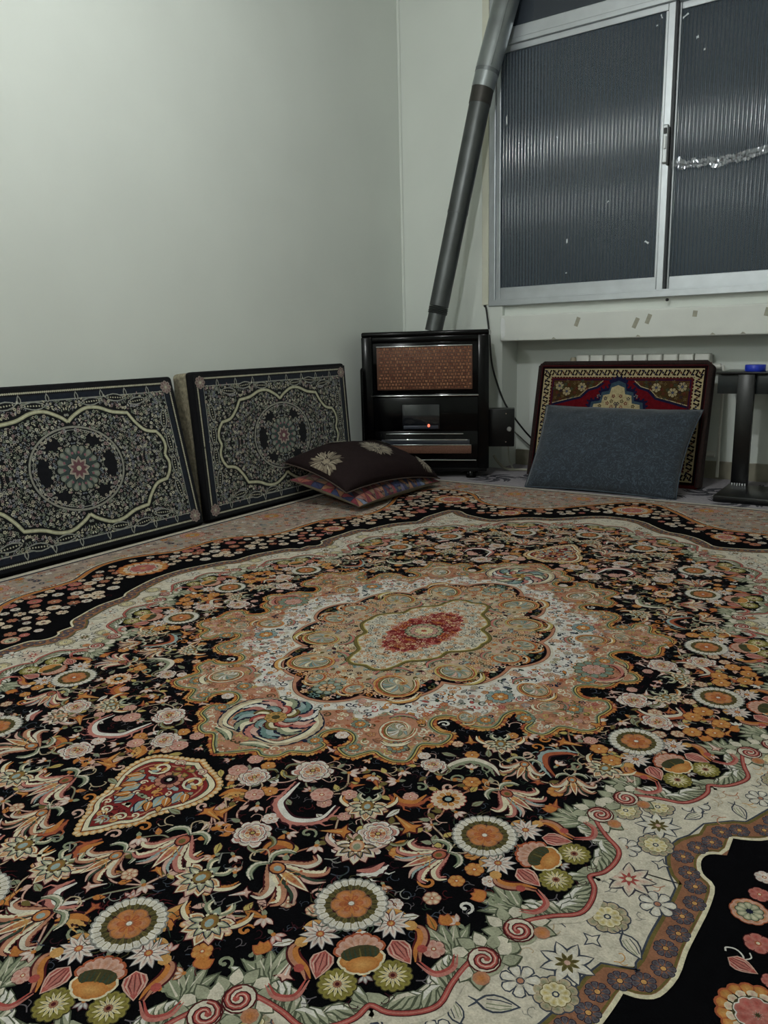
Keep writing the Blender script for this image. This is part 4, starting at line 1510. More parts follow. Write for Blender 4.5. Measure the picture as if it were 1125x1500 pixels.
# ================================================================== PILLOWS
def pillow_fn(a, b, h, pinch=.06, bulge=2.6, under=1.):
    """returns surface point functions of a pillow a x b (half sizes), half thickness h"""
    def P(u, v, sgn):
        ed = (1-abs(u)**bulge)*(1-abs(v)**bulge)
        z = (h if sgn > 0 else -h*under)*max(ed, 0)**.55
        k = 1-pinch*(1-v*v)*abs(u)**3
        l_ = 1-pinch*(1-u*u)*abs(v)**3
        return Vector((a*u*k, b*v*l_, z))
    return P
def pillow_mesh(name, P, n=28, wob=.004, seed=1, wscale=9, drape=None):
    from mathutils import noise
    V, F = [], []
    idx = {}
    def vid(i, j, s):
        e = i in (0, n) or j in (0, n)
        key = (i, j, 0 if e else s)
        if key not in idx:
            u, v = -1+2*i/n, -1+2*j/n
            u = math.copysign(abs(u)**.85, u)
            v = math.copysign(abs(v)**.85, v)
            p = P(u, v, s)
            if not e:
                p.z += wob*s*noise.noise(Vector((p.x*wscale+seed, p.y*wscale, s*3.)))
                p.z += wob*.6*s*noise.noise(Vector((p.x*wscale*2.7+seed, p.y*wscale*2.7, s*5.)))
            if drape: p = drape(p)
            idx[key] = len(V)
            V.append(p)
        return idx[key]
    for s in (1, -1):
        for i in range(n):
            for j in range(n):
                f = [vid(i, j, s), vid(i+1, j, s), vid(i+1, j+1, s), vid(i, j+1, s)]
                F.append(f if s > 0 else f[::-1])
    me = bpy.data.meshes.new(name)
    me.from_pydata(V, [], F)
    smooth(me)
    return me

# ---- blue pillow standing against the red backrest
M_blue = bpy.data.materials.new('blue_suede')
M_blue.use_nodes = True
nt = M_blue.node_tree
b = nt.nodes['Principled BSDF']
b.inputs['Roughness'].default_value = .9
b.inputs['Sheen Weight'].default_value = .25
tc = nt.nodes.new('ShaderNodeTexCoord')
n1 = nt.nodes.new('ShaderNodeTexNoise')
n1.inputs['Scale'].default_value = 9
n1.inputs['Detail'].default_value = 6
n1.inputs['Distortion'].default_value = 2.5
vo = nt.nodes.new('ShaderNodeTexNoise')
vo.inputs['Scale'].default_value = 16
vo.inputs['Detail'].default_value = 3
vo.inputs['Distortion'].default_value = 4
mt1 = nt.nodes.new('ShaderNodeMath'); mt1.operation = 'SUBTRACT'; mt1.inputs[1].default_value = .5
mt2 = nt.nodes.new('ShaderNodeMath'); mt2.operation = 'ABSOLUTE'
rp = nt.nodes.new('ShaderNodeValToRGB')
rp.color_ramp.elements[0].position = 0.0
rp.color_ramp.elements[0].color = (*lin('#475360'), 1)
rp.color_ramp.elements[1].position = .035
rp.color_ramp.elements[1].color = (*lin('#252e38'), 1)
r3 = nt.nodes.new('ShaderNodeValToRGB')
r3.color_ramp.elements[0].color = (.72, .72, .72, 1)
r3.color_ramp.elements[1].color = (1.2, 1.2, 1.2, 1)
mx = nt.nodes.new('ShaderNodeMix'); mx.data_type = 'RGBA'; mx.blend_type = 'MULTIPLY'; mx.inputs[0].default_value = 1
nt.links.new(tc.outputs['Object'], n1.inputs['Vector'])
nt.links.new(tc.outputs['Object'], vo.inputs['Vector'])
nt.links.new(vo.outputs['Fac'], mt1.inputs[0])
nt.links.new(mt1.outputs[0], mt2.inputs[0])
nt.links.new(mt2.outputs[0], rp.inputs['Fac'])
nt.links.new(n1.outputs['Fac'], r3.inputs['Fac'])
nt.links.new(rp.outputs['Color'], mx.inputs[6])
nt.links.new(r3.outputs['Color'], mx.inputs[7])
nt.links.new(mx.outputs[2], b.inputs['Base Color'])
bp = nt.nodes.new('ShaderNodeBump'); bp.inputs['Strength'].default_value = .25; bp.inputs['Distance'].default_value = .006
nt.links.new(n1.outputs['Fac'], bp.inputs['Height'])
nt.links.new(bp.outputs['Normal'], b.inputs['Normal'])

def frame_empty(name, O, X, Y):
    """empty whose local x, y axes are given (orthonormalised), at O"""
    X = Vector(X).normalized()
    Z = X.cross(Vector(Y)).normalized()
    Y = Z.cross(X)
    e = bpy.data.objects.new(name, None)
    e.empty_display_size = .1
    COL.objects.link(e)
    e.matrix_world = Matrix(((X.x, Y.x, Z.x, O[0]), (X.y, Y.y, Z.y, O[1]), (X.z, Y.z, Z.z, O[2]), (0, 0, 0, 1)))
    return e

# ---- red backrest cushion under the window
RL, RH, RT = .925, .645, .11
M_rface = woven('knotted_face', 300, .35, .95, .6, .0, .68)
def red_face():
    A = Art(6e-5)
    hl, hh = RL/2, RH/2
    rg = random.Random(4)
    dk, rd, cr, bn, nv, ma = lin('#1d1013'), lin('#6b141d'), lin('#c4b48c'), lin('#4d3a22'), lin('#20203f'), lin('#5a1f22')
    def R_(m, col, l_): A.poly([complex(x*(hl-m), y*(hh-m)) for x, y in ((-1, -1), (1, -1), (1, 1), (-1, 1))], col, l_)
    A.sym = '1'
    R_(.004, ma, 0); R_(.02, dk, 1); R_(.034, cr, 2); R_(.078, dk, 3); R_(.083, ma, 4); R_(.092, nv, 5); R_(.097, rd, 6)
    # zigzag figures in the cream border
    def fig(c, a, s):
        A.push(c, a, s)
        A.strip([-.95-.75j, -.3+.6j, .3-.6j, .95+.75j], .5, dk, 8)
        A.poly(.75-.55j+circ(.3, 5), dk, 8)
        A.poly(-.75+.55j+circ(.3, 5), nv, 8)
        A.poly(circ(.28, 6), rg.choice([ma, nv, lin('#6e3f2c')]), 9)
        A.pop()
    A.sym = '1'
    n = 19
    for k in range(n):
        x = -hl+.056+(2*hl-.112)*k/(n-1)
        for sg in (1, -1): fig(complex(x, sg*(hh-.056)), rg.choice((0, PI)), .020)
    for k in range(11):
        y = -hh+.09+(2*hh-.18)*k/10
        for sg in (1, -1): fig(complex(sg*(hl-.056), y), PI/2, .020)
    # beads on the guard stripe
    for k in range(90):
        x = -hl+.085+(2*hl-.17)*k/89
        for sg in (1, -1): A.poly(complex(x, sg*(hh-.0805))+circ(.003, 5), cr if k % 2 else ma, 9)
    for k in range(56):
        y = -hh+.085+(2*hh-.17)*k/55
        for sg in (1, -1): A.poly(complex(sg*(hl-.0805), y)+circ(.003, 5), cr if k % 2 else ma, 9)
    # brown corner pieces with blue step edge
    A.sym = 'q'
    cx, cy = hl-.099, hh-.099
    cor = [complex(cx, cy), complex(.085, cy), complex(.12, cy-.03), complex(.17, cy-.045), complex(.21, cy-.085), complex(.27, cy-.10), complex(cx, cy-.125)]
    A.poly([cor[0]]+[q+(-.012-.012j) for q in cor[1:-1]]+[cor[-1]-.015j], nv, 9)
    A.poly(cor, bn, 10)
    A.strip(cor[1:], .004, cr, 11)
    for c in ((.20+1j*(cy-.035)), (.285+1j*(cy-.06)), (.33+1j*(cy-.03))):
        A.push(c, .3, .024)
        flower(A, 7, .2, 1., .3, cr, 12, lin('#9c8f70'), dk)
        A.poly(circ(.3, 6), lin('#49506a'), 14)
        A.pop()
    for c in poisson(lambda z: inpoly(z, np.array(cor)), (.05, hl, .05, hh), .02, [((.20+1j*(cy-.035)), .03), ((.285+1j*(cy-.06)), .03)], seed=3):
        A.push(c, rg.uniform(0, 6), .009)
        flower(A, 4, .1, 1., .3, rg.choice([lin('#6e2a2a'), lin('#3d5a4a'), nv, lin('#7a6a48')]), 12)
        A.pop()
    # cream centre with navy outline
    m = [1.38*complex(*q) for q in ((0, .145), (.025, .135), (.03, .11), (.055, .105), (.06, .075), (.09, .07), (.095, .04), (.125, .03), (.13, 0))]
    mm = np.array(m)
    A.sym = '1'
    A.poly(full(mm*1.22), nv, 12)
    A.poly(full(mm*1.12), lin('#3f5363'), 13)
    A.poly(full(mm), cr, 14)
    A.poly(full(mm*.30), ma, 16)
    A.sym = 'q'
    q, _ = along(mm*1.22, .022)
    for c in q:
        A.push(c, cmath.phase(c), .012)
        A.poly(pet(1.3, .5, 3, .8, -.4), nv, 12)
        A.pop()
    for c in poisson(lambda z: inpoly(z, full(mm*.9)), (.002, .14, .002, .15), .024, [(0, .045)], seed=8):
        A.push(c, rg.uniform(0, 6), .010)
        flower(A, 5, .1, 1., .35, rg.choice([rd, nv, bn, lin('#8b4a3a')]), 18)
        A.poly(circ(.3, 5), cr, 19)
        A.pop()
    A.strip([0, .1j], .006, nv, 17)
    A.strip([0, .09], .006, nv, 17)
    for c in ((.16+.05j), (.17+.0j), (.10+.14j), (.24+.04j), (.29+0j)):
        A.push(c, .5, .012)
        flower(A, 5, .1, 1., .35, lin('#38486a'), 12, cr)
        A.pop()
    return A.mesh('knotted_face', lambda v: np.stack([v[:, 0], -v[:, 2], v[:, 1]+RH/2], 1))
rb = empty('backrest_cushion', (.948+RL/2, -.188, -.008), (-math.atan2(.155, RH), 0, 0))
tag(rb, 'red and cream knotted backrest cushion leaning on the radiator under the window', 'cushion')
M_rside = mat('maroon_wool', lin('#2c1718'), .95, noise=.3, nscale=150, bump=.4, bscale=300)
MB().box(-RL/2, RL/2, .003, RT, 0, RH, .022, 4).build('cushion_body', M_rside, rb, sm=50)
link('knotted_face', red_face(), M_rface, rb)
pp = MB()
hw, hz = RL/2-.006, RH
loop = [(-hw, .004, .012), (-hw, .004, hz-.02), (-hw+.02, .004, hz-.004), (hw-.02, .004, hz-.004), (hw, .004, hz-.02), (hw, .004, .012)]
pp.tube(loop, .013, 8)
pp.build('edge_roll', mat('edge_wool', lin('#22120f'), .95, noise=.5, nscale=120), rb, sm=60)

# ---- blue pillow
bl = frame_empty('throw_pillow', (1.462, -.335, .2000), (1, .035, -.01), (-.03, .335, .39))
tag(bl, 'slate blue suede pillow propped against the red cushion', 'pillow')
Pb = pillow_fn(.395, .262, .082, .05)
def taper(p):
    p.x *= 1+.035*p.y/.26
    p.z -= .012*(p.y/.26)**2
    return p
link('pillow_cover', pillow_mesh('pillow_cover', Pb, 36, .010, 3, 7, taper), M_blue, bl)
pipe_ = MB()
edge = []
for i in range(40):
    t = i/40*4
    k = int(t)
    f = -1+2*(t-k)
    u, v = ((f, -1), (1, f), (-f, 1), (-1, -f))[k]
    edge.append(taper(Pb(u, v, 1)))
edge.append(edge[0])
pipe_.tube(edge, .0035, 6, False)
pipe_.build('seam', mat('blue_seam', lin('#3b4650'), .9), bl)

# ---- patchwork cushion and brown pillow on it
M_khaki = mat('khaki_cotton', lin('#6b6350'), .9, noise=.12, nscale=120, bump=.2, bscale=300)
M_patch = woven('patchwork_velvet', 300, .25, .85, .3, .2)
pa, pb_, ph = .365, .215, .056
pt = frame_empty('patchwork_cushion', (.492, -1.088, .070), (-.015, 1, 0), (-1, -.01, .22))
tag(pt, 'flat patchwork cushion of red and blue triangles lying under the brown pillow', 'cushion')
Pp = pillow_fn(pa, pb_, ph, .045, 2.6, .7)
link('cushion_cover', pillow_mesh('cushion_cover', Pp, 26, .003, 8, 8), M_khaki, pt)
A = Art(2e-5)
A.sym = '1'
rg = random.Random(15)
pcs = [lin(h) for h in ('#7c3540', '#62303a', '#9a5d4e', '#a8795c', '#46507a', '#383f5f', '#6f6885', '#8f4049', '#727f98', '#522630', '#84705a', '#98706a')]
nx, ny = 20, 7
P2 = {}
def patch_surface(v):
    out = np.zeros_like(v)
    for i, (x, y, z) in enumerate(v):
        q = Pp(max(-.995, min(.995, x)), max(-.99, min(.99, y)), 1)
        out[i] = (q.x, q.y, q.z+.0025+z)
    return out
quilt = empty('patchwork_top')
quilt.parent = pt
for j in range(ny):
    for i in range(nx):
        x0, x1 = -1+2*i/nx, -1+2*(i+1)/nx
        y0, y1 = -1+2*j/ny, -1+2*(j+1)/ny
        if (i+j) % 2: tris = (((x0, y0), (x1, y0), (x0, y1)), ((x1, y0), (x1, y1), (x0, y1)))
        else: tris = (((x0, y0), (x1, y0), (x1, y1)), ((x0, y0), (x1, y1), (x0, y1)))
        for t3 in tris:
            t3 = [complex(*q) for q in t3]
            c = sum(t3)/3
            # subdivide for puffing
            ins = [c+(q-c)*.93 for q in t3]
            col = rg.choice(pcs)
            mid = [(ins[k]+ins[(k+1) % 3])/2 for k in range(3)]
            A.poly([ins[0], mid[0], ins[1], mid[1], ins[2], mid[2]], [q*.8 for q in col], 0, col)
A.poly([-.97-.9j, .97-.9j, .97+.9j, -.97+.9j], lin('#2a2026'), -40)
bpy.data.objects.remove(quilt)
gridA = Art(2e-5)
gridA.sym = '1'
for i in range(30):
    for j in range(16):
        x0, x1, y0, y1 = -.985+1.97*i/30, -.985+1.97*(i+1)/30, -.98+1.96*j/16, -.98+1.96*(j+1)/16
        gridA.poly([complex(x0, y0), complex(x1, y0), complex(x1, y1), complex(x0, y1)], lin('#241b22'), -60)
A.B['1'][0].pop(); A.B['1'][1].pop(); A.B['1'][2].pop()
link('patchwork_top', A.mesh('patchwork_top', patch_surface), M_patch, pt)
link('patchwork_ground', gridA.mesh('patchwork_ground', patch_surface), M_patch, pt)

PQA = .368
M_bvelvet = mat('brown_velvet', lin('#221819'), .9, spec=.15, noise=.15, nscale=60, bump=.2, bscale=200)
bw = frame_empty('throw_pillow', (.480, -1.088, .158), (.07, 1, -.06), (-1, .05, .26))
tag(bw, 'dark brown velvet pillow with beige embroidered blossoms on the patchwork cushion', 'pillow')
Pq = pillow_fn(PQA, .215, .094, .05, 3.2, .25)
def drap(p):
    p.z -= .028*(p.x/PQA)**2+.01*(p.y/.215)**2
    return p
link('pillow_cover', pillow_mesh('pillow_cover', Pq, 32, .008, 21, 8, drap), M_bvelvet, bw)
A = Art(6e-5)
A.sym = '1'
rg = random.Random(5)
bcol = [lin(h) for h in ('#8f8472', '#786d5f', '#665b4e', '#a59b88', '#574d43')]
def blossom(c, R, a):
    A.push(c, a, R)
    for k in range(110):
        th = rg.uniform(0, 2*PI)
        r0, r1_ = rg.uniform(.15, .55), rg.uniform(.6, 1.05)
        A.strip(spline([r0*cmath.exp(1j*th), (r0+r1_)/2*cmath.exp(1j*(th+.15)), r1_*cmath.exp(1j*(th+.1))], 3), [.02]+[.05]*5+[.015], rg.choice(bcol), 3+k*.03)
    for k in range(9):
        A.push(0, 2*PI*k/9)
        leaf(A, .3, .7, .16, .1, bcol[k % 3], 2)
        A.pop()
    A.poly(circ(.26, 10), lin('#2b2122'), 6)
    flower(A, 6, .0, .22, .08, bcol[0], 7)
    A.pop()
def brown_surface(v):
    out = np.zeros_like(v)
    for i, (x, y, z) in enumerate(v):
        u, w_ = max(-.985, min(.985, x)), max(-.97, min(.97, y*PQA/.215))
        q = drap(Pq(u, w_, 1))
        out[i] = (q.x, q.y, q.z+.0065+z)
    return out
M_silk = woven('silk_thread', 300, .3, .6, .3, .2)
# drawn in units of the half length
for c_, R_b, a_ in ((-.87-.02j, .23, .3), (.02-.10j, .25, 2.), (.74-.44j, .15, 1.), (-.25+.42j, .17, 1.), (.60+.30j, .2, 1.)):
    A = Art(6e-5)
    A.sym = '1'
    blossom(c_, R_b, a_)
    link('embroidered_blossom', A.mesh('embroidery', brown_surface), M_silk, bw)
pipe_ = MB()
edge = []
for i in range(48):
    t = i/48*4
    k = int(t)
    f = -1+2*(t-k)
    u, v = ((f, -1), (1, f), (-f, 1), (-1, -f))[k]
    edge.append(drap(Pq(u, v, 1)))
edge.append(edge[0])
pipe_.tube(edge, .003, 6, False)
pipe_.build('seam', mat('brown_seam', lin('#4a3d36'), .9), bw)

# ================================================================== GAS HEATER
HA = math.radians(25)
HR = Vector((.70, -.392, 0))
hx = Vector((math.cos(HA), math.sin(HA), 0))
ht = empty('gas_heater', (HR.x, HR.y, -.0075), (0, 0, HA))       # local x along the front, local y to the back
tag(ht, 'black enamel gas heater with brown woven grille standing in the corner', 'heater')
M_en = mat('black_enamel', lin('#050506'), .16, spec=.18)
M_en2 = mat('black_steel', lin('#08080a'), .35, spec=.3)
M_chr = mat('chrome_trim', lin('#c8cacc'), .12, 1.)
def hb(name, x0, x1, y0, y1, z0, z1, m=M_en, bev=.004, par=None, seg=2):
    return MB().box(x0, x1, y0, y1, z0+.0075, z1+.0075, bev, seg).build(name, m, par or ht, sm=40)
hb('cabinet', -.600, .086, .012, .25, .045, .800, M_en2, .012)
hb('side_panel', -.640, -.596, .055, .20, .06, .62, M_en, .02, None, 4)
hb('lid', -.612, .097, -.004, .258, .782, .812, M_en, .010, None, 3)
# front frame with recessed panels
hb('front_stile', -.612, -.552, -.004, .02, .05, .785, M_en, .004)
hb('front_stile', .037, .097, -.004, .02, .05, .785, M_en, .004)
hb('front_rail', -.553, .038, -.002, .02, .752, .785, M_en, .006)
hb('front_rail', -.553, .038, -.002, .02, .452, .470, M_en, .006)
hb('panel_surround', -.553, .038, .004, .022, .468, .754, M_en, .006)
# woven brown grille
M_gr = mat('grille_backing', lin('#5e3f30'), .5, .3, noise=.2, nscale=40)
g = hb('grille', -.527, .007, -.002, .008, .492, .730, M_gr, .003)
A = Art(4e-5)
A.sym = '1'
gw, gh = .262, .115
rg = random.Random(9)
gc = [lin(h) for h in ('#8a5f4a', '#7a5140', '#96694f', '#6b4436', '#a07356')]
for j in range(13):
    for i in range(30):
        c = complex(-gw+.009*2*(i+.5*(j % 2))+.004, -gh+.009+j*.0178)
        if abs(c.real) > gw-.006 or abs(c.imag) > gh-.004: continue
        A.push(c, 0 if (i+j) % 2 else PI/2, .0088)
        A.poly([1, .3+.6j, -.3+.6j, -1, -.3-.6j, .3-.6j], rg.choice(gc), 2, rg.choice(gc))
        A.strip([-.8+.5j, .1+.75j, .8+.2j], .16, lin('#3b241c'), 3)
        A.poly(.6j*(1 if i % 2 else -1)+circ(.17, 5), lin('#2c1a15'), 4)
        A.pop()
link('grille_weave', A.mesh('grille_weave', lambda v: np.stack([v[:, 0]-.26, -.0035-v[:, 2], v[:, 1]+.611+.0075], 1)), woven('bronze_weave', 300, .25, .45, .3, 0.), g)
hb('grille_edge', -.527, .007, -.006, .0, .728, .733, M_chr, .001, g)
hb('trim_strip', -.563, .041, -.010, .006, .456, .463, M_chr, .002)
hb('middle_panel', -.553, .038, .000, .022, .26, .453, M_en, .006)
dp = hb('window_glass', -.388, -.177, -.004, .004, .272, .410, mat('smoked_glass', lin('#1b1d22'), .08, spec=.7), .002)
hb('burner_tray', -.380, -.185, -.007, -.003, .274, .292, mat('tray_steel', lin('#3a3c48'), .3, .4), .001, dp)
M_fl = bpy.data.materials.new('pilot_flame')
M_fl.use_nodes = True
b = M_fl.node_tree.nodes['Principled BSDF']
b.inputs['Base Color'].default_value = (.8, .2, .1, 1)
b.inputs['Emission Color'].default_value = (1, .16, .09, 1)
b.inputs['Emission Strength'].default_value = 1.6
MB().lathe([(.003, -.008), (.006, -.005), (.0075, 0), (.006, .005), (.002, .009)], 12, Matrix.Translation((-.238, -.006, .292+.0075))).build('pilot_flame', M_fl, dp, sm=60)
hb('trim_strip', -.482, -.043, -.012, .006, .243, .249, M_chr, .002)
hb('lower_panel', -.553, .038, .004, .024, .05, .262, M_en, .006)
s_ = MB().box(-.51, -.008, -.012, .008, .186+.0075, .214+.0075, .004, 2).build('slanted_bar', mat('grey_blue_enamel', lin('#31343c'), .2, spec=.6), ht, sm=40)
hb('bar_edge', -.49, -.02, -.014, -.008, .210, .215, M_chr, .001, s_)
lg = hb('lower_grille', -.46, .0, -.004, .008, .134, .182, mat('lower_grille_bronze', lin('#6a4838'), .45, .3, noise=.5, nscale=220, bump=.5, bscale=220), .003)
hb('grille_edge', -.46, .0, -.008, -.002, .180, .185, M_chr, .001, lg)
hb('trim_strip', -.47, .029, -.012, .006, .094, .100, M_chr, .002)
hb('plinth', -.60, .085, .012, .24, .03, .055, M_en2, .004)
for x in (-.555, -.005):
    for y in (.035, .205):
        MB().lathe([(.028, 0), (.03, .006), (.022, .03), (.018, .046)], 14).build('foot', M_en, ht, (x, y, 0), sm=40)
MB().box(-.025, -.002, -.010, .012, .0, .03, .003).build('foot_glint', M_chr, ht, (0, .03, .0))
cb = hb('control_box', .080, .236, .050, .150, .165, .376, M_en2, .004)
MB().lathe([(.013, 0), (.013, .012), (.010, .015)], 16, Matrix.Rotation(PI/2, 4, 'X')).build('knob', mat('knob_grey', lin('#8d8d8a'), .4), cb, (.208, .050, .272), sm=40)
for x, z in ((.19, .358), (.19, .20)):
    MB().lathe([(.004, 0), (.003, .003)], 8, Matrix.Rotation(PI/2, 4, 'X')).build('screw', M_chr, cb, (x, .050, z))

# ------------------------------------------------------------------ flue pipe
M_gal = mat('galvanised_steel', lin('#9aa0a2'), .33, .85, noise=.12, nscale=9, bump=.04, bscale=25)
M_soot = mat('sooty_steel', lin('#555858'), .42, .75, noise=.18, nscale=7, bump=.05, bscale=20)
fp = empty('flue_pipe', (.425, -.335, .80))
tag(fp, 'grey sheet metal flue pipe slanting from the heater to the window top', 'pipe')
B0 = Vector((.425, -.335, .80)); J0 = Vector((.645, -.155, 2.075)); T0 = Vector((.750, -.060, 2.55)); E0 = Vector((.80, .06, 2.68))
def along3(a, c, t): return a+(c-a)*t
def pipe_part(name, a, c, r0, r1_, m, n=28):
    return MB().tube([a-B0, along3(a, c, .5)-B0, c-B0], [r0, (r0+r1_)/2, r1_], n).build(name, m, fp, sm=50)
pipe_part('lower_sleeve', B0+Vector((0, 0, .0105)), along3(B0, J0, .085), .050, .050, M_soot)
ribs = MB()
for k in range(4):
    t = .086+k*.0075
    ribs.tube([along3(B0, J0, t-.003)-B0, along3(B0, J0, t)-B0, along3(B0, J0, t+.003)-B0], [.053, .0565, .053], 28)
ribs.build('crimped_rings', M_soot, fp, sm=30)
pipe_part('lower_length', along3(B0, J0, .115), along3(B0, J0, .505), .0545, .0555, M_soot)
pipe_part('seam_ring', along3(B0, J0, .500), along3(B0, J0, .512), .0575, .0575, M_soot)
pipe_part('middle_length', along3(B0, J0, .51), along3(B0, J0, .955), .0565, .0575, M_soot)
pipe_part('dark_collar', along3(B0, J0, .935), along3(B0, J0, 1.0), .0600, .0600, mat('burnt_steel', lin('#3f3d3a'), .45, .6, noise=.2, nscale=12))
pipe_part('short_elbow', along3(B0, J0, .995), along3(J0, T0, .16), .0615, .0635, M_gal)
pipe_part('elbow_ring', along3(J0, T0, .14), along3(J0, T0, .20), .0650, .0655, mat('elbow_band', lin('#7d8284'), .4, .8))
pipe_part('upper_length', along3(J0, T0, .18), T0, .0665, .0675, M_gal)
MB().tube([T0-B0, along3(T0, E0, .3)+Vector((0, -.01, .03))-B0, E0-B0], .0665, 28).build('outlet_elbow', M_gal, fp, sm=60)
MB().tube([along3(J0, T0, .2)-B0+Vector((.045, -.052, 0)), along3(J0, T0, .6)-B0+Vector((.045, -.052, 0)), T0-B0+Vector((.045, -.052, 0))], .0035, 6).build('lock_seam', M_gal, fp)

# ------------------------------------------------------------------ radiator
rad = empty('radiator', (1.10, .15, FLOOR))
tag(rad, 'white panel radiator in the niche behind the red cushion', 'radiator')
M_rad = mat('radiator_enamel', lin('#d4d4cc'), .35)
nsec = 9
wS = .726/nsec
for k in range(nsec):
    x = k*wS
    sc = MB()
    sc.box(x+.003, x+wS-.003, -.045, .035, .10-FLOOR, .655-FLOOR-.0, .008, 3)
    sc.build('radiator_section', M_rad, rad, sm=40)
MB().tube([(-.03, .0, .14), (.77, .0, .14)], .016, 12).build('header_pipe', M_rad, rad, sm=60)
MB().tube([(-.03, .0, .60), (.77, .0, .60)], .016, 12).build('header_pipe', M_rad, rad, sm=60)
MB().lathe([(.016, 0), (.018, .01), (.018, .05), (.013, .06)], 14, Matrix.Translation((-.030, 0, .595))).build('valve', mat('valve_beige', lin('#a59c88'), .5), rad, sm=40)
MB().tube([(.765, 0, .60), (.785, -.01, .60), (.79, -.01, .57), (.79, -.01, .02)], .008, 10).build('feed_pipe', M_rad, rad, sm=60)
for x in (.1, .62):
    MB().box(x-.015, x+.015, -.03, .03, 0, .115).build('support', M_rad, rad)

# ------------------------------------------------------------------ television stand at the right edge
tv = empty('television_stand', (1.945, -.10, -.0075))
tag(tv, 'black stand with smoked panel and flat pillar leg under the window', 'stand')
M_blk = mat('black_lacquer', lin('#08090b'), .28, spec=.5)
M_smk = mat('smoked_panel', lin('#23292b'), .22, spec=.5)
def tb(name, x0, x1, y0, y1, z0, z1, m=M_blk, bev=.003, par=None):
    return MB().box(x0-1.945, x1-1.945, y0+.10, y1+.10, z0+.0075, z1+.0075, bev).build(name, m, par or tv, sm=40)
tb('top', 1.915, 3.00, -.150, .165, .562, .572)
tb('apron', 1.917, 2.998, -.110, -.098, .466, .563, M_smk)
for x in (2.012, 2.80):
    l_ = tb('leg', x, x+.076, -.138, -.108, .022, .563)
    for k in range(6):
        tb('foot_rib', x+.004+k*.0118, x+.0115+k*.0118, -.1425, -.136, .004, .034, mat('rib_silver', lin('#9a9c9e'), .35, .7) if k == 0 and x < 2.1 else bpy.data.materials['rib_silver'], .001, l_)
tb('base', 2.000, 2.92, -.440, -.105, -.0085, .022)
tb('back_panel', 2.30, 2.70, -.10, -.085, .02, .47, M_blk)

tp = empty('tape_roll', (2.068, -.03, .572))
tag(tp, 'small bright blue tape roll lying on the black stand', 'tape')
M_tape_b = mat('blue_tape', lin('#2038b8'), .35)
ring_ = MB()
ring_.lathe([(.024, 0), (.045, 0), (.047, .003), (.047, .027), (.045, .030), (.024, .030)], 28)
ring_.build('tape', M_tape_b, tp, sm=40)
MB().lathe([(.016, .001), (.0245, .001), (.0245, .029), (.016, .029)], 20).build('core', mat('tape_core', lin('#b8b2a2'), .8), tp, sm=40)
MB().box(.045, .062, -.003, .001, .002, .028).build('tape_end', mat('tape_end_white', lin('#cfcfc8'), .6), tp)

# ------------------------------------------------------------------ cables and hose
def cable(name, pts, r, m, label, cat='cable'):
    P3 = spline([Vector(q) for q in pts], 8)
    o = MB().tube(P3, r, 8).build(name, m, None, sm=60)
    tag(o, label, cat)
    return o
cable('power_cable', [(.577, -.004, .951), (.592, -.014, .93), (.615, -.022, .80), (.638, -.022, .60), (.700, -.016, .42), (.745, .0, .335), (.81, .05, .225), (.873, .10, .135), (.93, .13, .04)], .0055, M_rubber, 'black cable hanging from the wall hole down into the window niche')
MB().lathe([(.009, 0), (.009, .004)], 12, Matrix.Rotation(PI/2, 4, 'X')).build('cable_hole', M_rubber, bpy.data.objects['wall_far'], (.577, .001, .951))
M_hose = mat('hose_rubber', lin('#a39f8f'), .5)
cable('gas_hose', [(.690, -.105, .085), (.705, -.10, .06), (.73, -.095, .03), (.755, -.09, .010), (.79, -.07, .0005), (.84, -.045, .0005), (.92, -.03, .0005), (1.0, .0, .0005)], .0078, M_hose, 'beige gas hose lying on the rug beside the heater', 'hose')
cable('thin_cable', [(.715, .02, .31), (.73, .03, .24), (.77, .06, .19), (.82, .09, .135), (.87, .11, .09), (.92, .13, .02)], .0035, mat('grey_cable', lin('#55554f'), .5), 'thin grey cable sagging along the niche wall below the black one')
cable('white_riser', [(.752, -.045, .20), (.757, -.045, .12), (.765, -.045, .05), (.785, -.04, .004)], .005, mat('white_cable', lin('#b9b9ac'), .5), 'short pale tube running down beside the heater control box', 'tube')

# ------------------------------------------------------------------ clear plastic film taped over the window
M_film = bpy.data.materials.new('clear_film')
M_film.use_nodes = True
nt = M_film.node_tree
for n_ in list(nt.nodes):
    if n_.type == 'BSDF_PRINCIPLED': nt.nodes.remove(n_)
out_ = [n_ for n_ in nt.nodes if n_.type == 'OUTPUT_MATERIAL'][0]
tr = nt.nodes.new('ShaderNodeBsdfTransparent')
tr.inputs[0].default_value = (.97, .97, .97, 1)
gl = nt.nodes.new('ShaderNodeBsdfGlossy')
gl.inputs['Roughness'].default_value = .07
gl.inputs['Color'].default_value = (.9, .93, 1, 1)
fr = nt.nodes.new('ShaderNodeFresnel')
fr.inputs['IOR'].default_value = 1.07
mx = nt.nodes.new('ShaderNodeMixShader')
nt.links.new(fr.outputs[0], mx.inputs[0])
nt.links.new(tr.outputs[0], mx.inputs[1])
nt.links.new(gl.outputs[0], mx.inputs[2])
nt.links.new(mx.outputs[0], out_.inputs['Surface'])
